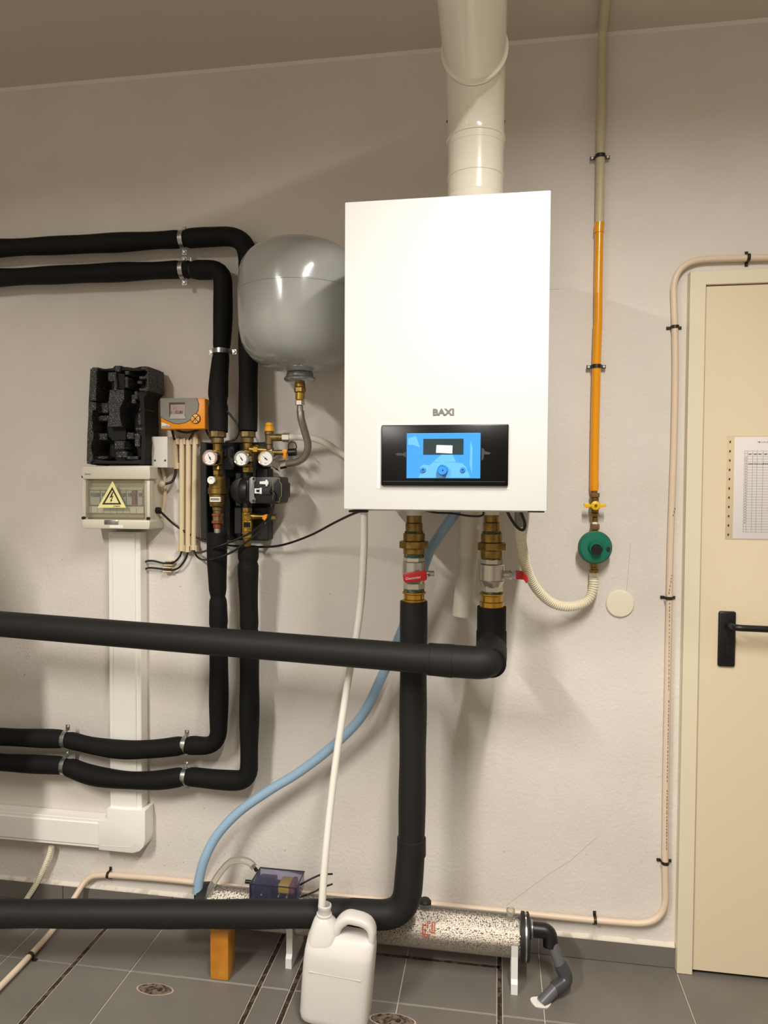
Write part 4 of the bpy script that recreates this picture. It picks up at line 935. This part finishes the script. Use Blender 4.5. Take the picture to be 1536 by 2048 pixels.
B().cyl(P(1217, 1097, .055), P(1217, 1097, .068), .0055, 12).build('vent_plug', 'black_plastic', rgo)
vstack(None, 1188, go+.006, [('outlet', 'brass', 1126, 1134, 9, 18), ('outlet', 'brass', 1134, 1139, 8, 18), ('outlet_ring', 'brass', 1139, 1145, 9.6, 18), ('outlet_nut', 'nickel', 1145, 1159, 9.2, 6)], rgo)
gh = thing('gas_hose', P(1120, 1215, .07), 'cream corrugated gas hose looping from the regulator up to the boiler', 'hose')
hp_ = px((1188, 1157, go+.006), (1186.5, 1176, .034), (1178, 1197, .042), (1160, 1209, .055), (1132, 1213, .075), (1103, 1205, .1), (1077, 1182, .14), (1058, 1150, .18), (1048, 1115, .23), (1042, 1080, .27), (1039, 1049, .3), n=12)
ribbed(B(), hp_, .0148, .0076, .0042, 18).build('hose', 'cream_hose', gh)
B().cyl(P(1038.7, 1052, .3), P(1038.2, 1038, .3), .0135, 8).build('end_nut', 'pump_grey', gh)

# round cover plate on the wall
c = P(1239.5, 1207, 0); kr = mpp(1239, 1207, 0)
tag(B().lathe([(.0005, 28.5*kr), (.004, 28.5*kr), (.008, 26.5*kr), (.0095, 20*kr), (.0098, 0)], c, OUT, 48).build('wall_cover', 'cover_cream', ang=25), 'round cream blanking cover on the wall right of the gas hose', 'cover')

# paper sheet on the door
DO = .0262
pa = thing('paper_sheet', P(1500, 1078, DO), 'printed table sheet in a clear punched sleeve taped to the door', 'paper')
z0, z1 = P(1466, 1077, DO).z, P(1472, 874, DO).z; x0 = P(1467, 980, DO).x
B().box((x0, -DO-.0008, z0), (x0+.212, -DO, z1)).build('sheet', 'paper', pa, smooth=False)
B().box((x0-.021, -DO-.0014, z0-.003), (x0+.222, -DO-.0009, z1+.003)).build('sleeve', 'sleeve', pa, smooth=False)
b = B()
for k in range(11):
    zz = z1-.014-k*.027; b.box((x0-.014, -DO-.0018, zz-.003), (x0-.0105, -DO-.0014, zz+.003))
b.build('punch_marks', 'print_dark', pa, smooth=False)
b = B(); tx0, tx1 = x0+.028, x0+.190; tz1, tz0 = P(1495, 902, DO).z, P(1493, 1064, DO).z; nr_ = 30
for k in range(nr_+1):
    zz = tz0+(tz1-tz0)*k/nr_; b.box((tx0, -DO-.0011, zz-.00035), (tx1, -DO-.0007, zz+.00035))
for xx in (0, .008, .022, .034, .05, .07, .09, .11, .13, .15, .162): b.box((tx0+xx-.00035, -DO-.0011, tz0), (tx0+xx+.00035, -DO-.0007, tz1))
b.build('table_print', 'paper_line', pa, smooth=False)
b = B(); rnp = random.Random(9)
for k in range(2, 27):
    zz = tz0+(tz1-tz0)*(29.3-k)/nr_; b.box((tx0+.003, -DO-.0011, zz), (tx0+.0055, -DO-.0007, zz+.0022))
for xx in (.011, .025, .037, .053): b.box((tx0+xx, -DO-.0011, tz1-.0105), (tx0+xx+.008, -DO-.0007, tz1-.0085))
for k in range(22): b.box((tx0+.010+k*.0045, -DO-.0011, tz1-.039+rnp.uniform(0, .001)), (tx0+.010+k*.0045+.003, -DO-.0007, tz1-.0365+rnp.uniform(0, .0012)))
b.build('written_entries', 'print_dark', pa, smooth=False)
text('Φύλλο Ελέγχου', 0, V((x0+.062, -DO-.0009, z1-.018)), X_, Z_, 'heading', 'print_dark', pa, fit=(.09, .005), depth=.0002)

# ================================================================ NEUTRALISER TUBE
NO = .135; NR = .058
nc = P(1000, 1868, NO); nz = nc.z; nl, nrx = P(415, 1830, NO).x, P(1044, 1870, NO).x
ne = thing('neutraliser_tube', ((nl+nrx)/2, -NO, nz-NR), 'clear condensate neutraliser tube filled with white granules lying along the wall', 'tube')
b = B(); b.tube([V((nl, -NO, nz)), V((nrx, -NO, nz))], NR, 48, cap=False); b.build('clear_shell', 'clear_tube', ne)
gb = B(); rnd = random.Random(11)
ICO = bmesh.new(); bmesh.ops.create_icosphere(ICO, subdivisions=1, radius=1); iv = [v.co.copy() for v in ICO.verts]; ICO.verts.index_update(); fi = [[v.index for v in f.verts] for f in ICO.faces]; ICO.free()
fill = nz+.036
def pebble(c, r):
    sc = V((rnd.uniform(.8, 1.3), rnd.uniform(.7, 1.0), rnd.uniform(.7, 1.1))); rot = Matrix.Rotation(rnd.uniform(0, 6.28), 3, 'Y') @ Matrix.Rotation(rnd.uniform(0, 6.28), 3, 'X')
    vs = [gb.bm.verts.new(c+rot @ V((p.x*sc.x*r*rnd.uniform(.85, 1.1), p.y*sc.y*r*rnd.uniform(.85, 1.1), p.z*sc.z*r*rnd.uniform(.85, 1.1)))) for p in iv]
    for f in fi: gb.bm.faces.new([vs[i] for i in f])
nx = int((nrx-nl-.016)/.0056)
for lay, (dr, ph) in enumerate(((.0042, 0), (.0078, .5))):
    for ia in range(36):
        a = math.radians(-140+ia*5.9); rr_ = NR-dr
        for ix in range(nx):
            x = nl+.012+(ix+ph+.5*(ia % 2)+rnd.uniform(-.3, .3))*.0056; aa = a+rnd.uniform(-.035, .035); r2 = rr_-rnd.uniform(0, .0012)
            y, z = -NO-r2*math.cos(aa), nz+r2*math.sin(aa)
            if z < fill+rnd.uniform(-.003, .004) and x < nrx-.004: pebble(V((x, y, z)), rnd.uniform(.0027, .0038))
hw = math.sqrt(NR**2-(fill-nz)**2)-.004
for iy in range(int(2*hw/.0055)):
    for ix in range(nx):
        pebble(V((nl+.014+(ix+rnd.uniform(-.3, .3))*.0056, -NO-hw+iy*.0055+rnd.uniform(-.0015, .0015), fill-.003+rnd.uniform(-.003, .003))), rnd.uniform(.0027, .0038))
gbo = gb.build('granules', 'granules', ne, ang=30); gbo['kind'] = 'stuff'
# solid core below the visible granules, coloured dark for the shade in their gaps
core = [(-NO+(NR-.0115)*math.cos(a), nz+(NR-.0115)*math.sin(a)) for a in [math.radians(d) for d in range(147, 394, 13)]]
B().prism([V((nl+.012, y, z)) for y, z in core], (nrx-nl-.02, 0, 0)).build('granule_bed', 'bed', ne, smooth=False)
# end caps
fl_ = B().lathe([(-.004, NR+.002), (-.002, NR+.0085), (.007, NR+.0085), (.0095, NR+.003), (.012, NR+.003), (.0135, NR+.008), (.019, NR+.008), (.022, NR+.001), (.022, 0)], V((nrx, -NO, nz)), X_, 48).build('end_cap', 'black_rubber', ne)
B().lathe([(0, NR+.003), (0, NR+.0062), (.005, NR+.0062), (.005, NR+.003)], V((nrx+.0082, -NO, nz)), X_, 48, cap=False).build('metal_band', 'galv', fl_)
B().cyl(V((nrx+.0105, -NO-.004, nz+NR+.006)), V((nrx+.0105, -NO-.004, nz+NR+.014)), .004, 8).build('band_screw', 'galv', fl_)
B().lathe([(-.022, 0), (-.022, NR+.004), (0, NR+.006), (.006, NR+.002)], V((nl, -NO, nz)), X_, 40).build('end_cap', 'black_rubber', ne)
sx = nrx+.022; sz = nz+.024
B().lathe([(0, .0235), (.003, .0255), (.008, .0255), (.01, .022)], V((sx, -NO, sz)), X_, 28).build('gland_ring', 'galv', ne)
ep = fillet([V((sx+.006, -NO, sz)), V((sx+.058, -NO, sz)), V((sx+.060, -NO-.012, sz-.04))], .03, 8)
B().tube(ep, .0215, 24).build('black_elbow', 'black_plastic', ne)
g0 = V((sx+.059, -NO-.008, sz-.018)); g1 = P(1122, 1935, .17); hole = PZ(1083, 2004, .004)
g2_ = P(1133, 1955, .175)
B().tube([g0, g1], .0158, 20).build('drain_pipe', 'grey_pvc', ne)
mid = hole.lerp(g2_, .52)
B().tube(fillet([g1+(g0-g1)*.12, g2_+(g2_-g1)*.25, mid], .045, 10), .0198, 22).build('drain_elbow', 'dark_grey_pvc', ne)
B().tube([mid+(g2_-mid)*.1, hole-Z_*.0035], .0165, 20).build('drain_pipe', 'grey_pvc', ne)
for xf in (590, 1028):
    xx = P(xf, 1900, NO).x
    f = B(); w2 = .0095
    arc = [(-NO+(NR+.0005)*math.cos(a), nz+(NR+.0005)*math.sin(a)) for a in [math.radians(d) for d in range(185, 356, 10)]]
    arc2 = [(-NO-NR-.009, nz+.012)]+arc+[(-NO+NR+.009, nz+.012), (-NO+NR+.008, .0), (-NO-NR-.012, .0), (-NO-NR-.012, .03), (-NO-NR-.004, .04), (-NO-NR-.003, nz-.025)]
    f.prism([V((xx-w2, y, z)) for y, z in arc2], (2*w2, 0, 0)); f.build('cradle_foot', 'bracket_white', ne, smooth=False)
B().lathe([(0, .010), (.012, .010), (.014, .0125), (.022, .0125), (.024, .009)], V((P(1021, 1835, NO).x, -NO, nz+NR-.002)), Z_, 20).build('vent_stub', 'clear_hose', ne)
B().lathe([(0, .019), (.014, .019), (.02, .014), (.021, 0)], V((P(850, 1812, NO-.03).x, -NO+.03, nz+NR-.012)), Z_, 24).build('inlet_cap', 'black_rubber', ne)
pr_ = B(); rnd2 = random.Random(5)
for i in range(6):
    for k in range(7):
        if rnd2.random() < .25: continue
        a = math.radians(4+k*6.2); d = V((0, -math.cos(a), math.sin(a))); tq = V((0, math.sin(a), math.cos(a)))
        c = V((P(844+i*4.6, 1856, NO+NR).x, -NO, nz))+d*(NR+.0006)
        pr_.prism([c, c+X_*.0042, c+X_*.0042+tq*.0045, c+tq*.0045], d*.0002)
pr_.build('red_print', 'red_print', ne, smooth=False)
pc = PZ(1082, 2006, 0); pts = [pc+V((.028*math.cos(a)*(1+.12*math.sin(3*a)), .024*math.sin(a)*(1+.15*math.cos(2*a)), 0)) for a in [2*math.pi*k/22 for k in range(22)]]
tag(B().prism([p+Z_*.0002 for p in pts], (0, 0, .003)).build('sealant_patch', 'paint_blob', smooth=False), 'blob of white sealant where the grey drain pipe enters the floor', 'sealant')

# ================================================================ CONDENSATE PUMP ON THE TUBE
cpz = nz+NR+.001
PO0, PO1 = .19, .095
xa, xb = P(500, 1790, PO0).x, P(592, 1795, PO0).x; zt2 = P(545, 1772, PO0).z
cpu = thing('condensate_pump', ((xa+xb)/2, -(PO0+PO1)/2, cpz), 'small condensate pump in a clear violet case behind the floor pipe', 'pump')
B().box((xa, -PO0, cpz), (xb, -PO1, zt2), .004, 2).build('clear_case', 'clear_blue', cpu)
cs = cpu.children[-1]
for y_ in (-PO0, -PO1): B().tube([V((xa, y_, zt2)), V((xb, y_, zt2))], .0018, 6).build('case_edge', 'purple_dark', cs)
for x_ in (xa, xb):
    B().tube([V((x_, -PO0, zt2)), V((x_, -PO1, zt2))], .0018, 6).build('case_edge', 'purple_dark', cs); B().tube([V((x_, -PO0, zt2)), V((x_, -PO0, cpz))], .0022, 6).build('case_edge', 'purple_dark', cs)
W_ = xb-xa
B().box((xa+.008, -PO0+.02, cpz+.002), (xa+W_*.42, -PO1-.01, zt2-.012), .003).build('motor_block', 'purple_dark', cpu)
B().box((xa+W_*.44, -PO0+.012, cpz+.002), (xb-.012, -PO1-.008, cpz+.02), .003).build('base_block', 'black_plastic', cpu)
B().cyl(V((xa+W_*.50, -PO0+.045, cpz+.006)), V((xa+W_*.50, -PO0+.045, zt2-.014)), .016, 20).build('motor_can', 'purple_dark', cpu)
B().box((xa+W_*.56, -PO0+.022, zt2-.038), (xa+W_*.80, -PO1-.02, zt2-.008), .003).build('coil', 'coil_yellow', cpu)
B().box((xa+W_*.81, -PO0+.022, zt2-.04), (xa+W_*.90, -PO1-.02, zt2-.006), .002).build('coil_core', 'coil_copper', cpu)
for k in (.25, .62, .8): B().cyl(V((xa+W_*k, -PO0-.001, zt2-.03)), V((xa+W_*k, -PO0+.012, zt2-.03)), .003, 8).build('case_screw', 'galv', cpu)
B().cyl(P(491, 1763, .15), P(502, 1764, .15), .006, 10).build('side_barb', 'black_plastic', cpu)
B().cyl(P(514, 1742, .12), P(505, 1730, .12), .0055, 10).build('outlet_barb', 'black_plastic', cpu)
b = B(); tp = px((509, 1735, .12), (499, 1725, .12), (482, 1720, .12), (462, 1723, .12), (446, 1738, .125), (432, 1757, .135), (422, 1776, .145), (413, 1798, .155), n=8)
tag(b.tube(tp, .0105, 16, cap=False).build('clear_hose', 'clear_hose'), 'clear plastic hose arching from the condensate pump', 'hose')
cable('upper black wire leaving the condensate pump to the right', (600, 1770, .14), (612, 1763, .14), (630, 1754, .13), (644, 1749, .12), (665, 1748, .1), r=.0028, group='pump wires')
cable('lower black wire leaving the condensate pump to the right', (600, 1795, .14), (612, 1790, .14), (630, 1783, .13), (642, 1776, .12), (665, 1768, .1), r=.0028, group='pump wires')

# ================================================================ HOSES
bh = thing('blue_hose', P(394, 1800, .15), 'pale blue braided hose sweeping from the boiler down to the left', 'hose')
B().tube(px((916, 1018, .15), (901, 1040, .148), (876, 1075, .145), (856, 1110, .14), (838, 1165, .13), (818, 1225, .12), (797, 1278, .11), (765, 1350, .1), (725, 1430, .09), (668, 1490, .085), (600, 1543, .085), (540, 1580, .09), (480, 1622, .1), (436, 1668, .12), (410, 1716, .14), (398, 1760, .15), (395, 1786, .155), n=8), .0152, 20).build('hose', 'blue_braid', bh)
B().tube([P(396, 1768, .152), P(395.5, 1778, .153)], .0148, 16).build('hose_band', 'chrome', bh)
B().tube([P(395, 1776, .154), P(394, 1815, .16)], .010, 14).build('barb', 'black_plastic', bh)
wh = tag(B().tube(px((728, 1016, .31), (728.5, 1060, .3), (727.5, 1110, .29), (723, 1190, .28), (713, 1270, .275), (700, 1340, .278), (686, 1425, .29), (672, 1520, .31), (660, 1620, .335), (651, 1710, .36), (645, 1790, .374), (644, 1826, .376), n=8), .0102, 16).build('drain_hose', 'white_hose'), 'white hose hanging from the boiler into the mouth of the plastic jug', 'hose')

# ================================================================ JUG
JO = .372
def zj(y): return P(675, y, JO).z
jk = mpp(675, 1900, JO)
jc = P(672, 1930, JO)
jg = thing('plastic_jug', (jc.x, -JO, 0), 'white translucent plastic jug with handle standing before the floor pipe', 'jug')
TLT = math.radians(3.2)
jw, jd, jh = .0915, .056, .262
def jring(z, x0, x1, d, n=40, ex=5.0):
    cx_, hw = (x0+x1)/2, (x1-x0)/2; out = []
    for k in range(n):
        a = 2*math.pi*k/n; ca, sa = math.cos(a), math.sin(a)
        out.append(V((cx_+hw*math.copysign(abs(ca)**(2/ex), ca), d*math.copysign(abs(sa)**(2/ex), sa), z)))
    return out
JM = Matrix.Translation(V((jc.x, -JO, .004))) @ Matrix.Rotation(TLT, 4, 'Y')
def jloft(rings, name, parent, cap=True, ang=50):
    b = B(); vr = [[b.bm.verts.new(JM @ p) for p in r] for r in rings]; n = len(vr[0])
    for a, c in zip(vr, vr[1:]):
        for k in range(n): b.bm.faces.new((a[k], a[(k+1) % n], c[(k+1) % n], c[k]))
    if cap: b.bm.faces.new(vr[0][::-1]); b.bm.faces.new(vr[-1])
    return b.build(name, 'jug', parent, ang=ang)
# body rings from the base to the shoulder, then the neck side rises on the left
rings = [jring(0, -.080, .080, .044), jring(.003, -.087, .087, .050), jring(.010, -.092, .092, .0545), jring(.024, -.095, .0945, .056), jring(.12, -.0945, .096, .056), jring(.165, -.0935, .0975, .0555), jring(.190, -.092, .098, .054),
         jring(.200, -.0905, .098, .0515), jring(.212, -.0888, .0975, .045), jring(.226, -.0868, .097, .036), jring(.233, -.085, .094, .0305), jring(.2365, -.083, .086, .027)]
body = jloft(rings, 'body', jg, ang=60)
jloft([jring(.200, -.0885, -.004, .047, ex=3.5), jring(.225, -.086, -.002, .042, ex=3.2), jring(.245, -.0815, -.006, .035, ex=2.8), jring(.262, -.0765, -.016, .0275, ex=2.3), jring(.272, -.0715, -.0265, .0215, ex=2), jring(.276, -.068, -.030, .018, ex=2)], 'shoulder', jg, ang=60)
nk = B(); o_ = JM @ V((-.049, 0, .272)); axj = (JM.to_3x3() @ Z_)
nk.lathe([(0, .0185), (.004, .0208), (.0075, .0208), (.0095, .0175), (.024, .0175), (.026, .0188), (.032, .0184), (.034, .0158), (.018, .0148), (.004, .0148)], o_, axj, 32, cap=False); nk.build('neck', 'jug', jg)
# handle: a broad loop over the right shoulder
hpth = [(-.012, .238, .012), (-.006, .256, .0125), (.004, .270, .0135), (.020, .281, .0135), (.040, .281, .0132), (.058, .279, .013), (.075, .272, .012), (.0855, .256, .0105), (.0875, .232, .0095), (.0885, .200, .0085)]
hb = B(); hq = spline([V(p) for p in hpth], 6)
rg_ = []; yv = JM.to_3x3() @ Y_
for i, p in enumerate(hq):
    a3, b3 = hq[min(i+1, len(hq)-1)], hq[max(i-1, 0)]
    tg_ = (JM.to_3x3() @ V((a3.x-b3.x, 0, a3.y-b3.y))).normalized(); sv = tg_.cross(yv); c3_ = JM @ V((p.x, 0, p.y))
    rg_.append([hb.bm.verts.new(c3_+yv*(.024*math.copysign(abs(math.cos(a))**.7, math.cos(a)))+sv*(p.z*math.copysign(abs(math.sin(a))**.7, math.sin(a)))) for a in [2*math.pi*k/20 for k in range(20)]])
for a, c in zip(rg_, rg_[1:]):
    for k in range(20): hb.bm.faces.new((a[k], a[(k+1) % 20], c[(k+1) % 20], c[k]))
hb.bm.faces.new(rg_[0][::-1]); hb.bm.faces.new(rg_[-1]); hb.build('handle', 'jug', jg, ang=60)
b = B()
b.tube([JM @ V(p) for p in ((-.07, -.0553, .150), (.072, -.0553, .148))], .0013, 8)
b.build('moulded_ridge', 'jug', jg)

# ================================================================ WOODEN BLOCK
bxl, bxr = PZ(418, 1962).x, PZ(457, 1962).x; byf = PZ(440, 1961).y
pz_ = P(440, 1828, .312).z-rb-.0005
wbk = B().box((bxl, byf, 0.0002), (bxr, byf+.058, P(440, 1860, -byf).z), .004, 2).build('wooden_block', 'wood_orange')
tag(wbk, 'orange varnished wooden block propping up the black floor pipe', 'block')

# ================================================================ STORAGE CYLINDER LEFT OF THE VIEW (its shadow falls on the wall)
cy = thing('storage_cylinder', (-1.86, -.95, 0), 'large white storage cylinder standing left of the picture edge', 'cylinder')
B().lathe([(.06, .27), (.07, .3), (1.45, .3), (1.55, .285), (1.63, .23), (1.68, .13), (1.695, 0)], (-1.86, -.95, 0), Z_, 48).build('shell', 'tank_white', cy, ang=40)
B().lathe([(0, .24), (.065, .24)], (-1.86, -.95, 0), Z_, 32).build('plinth', 'black_plastic', cy)
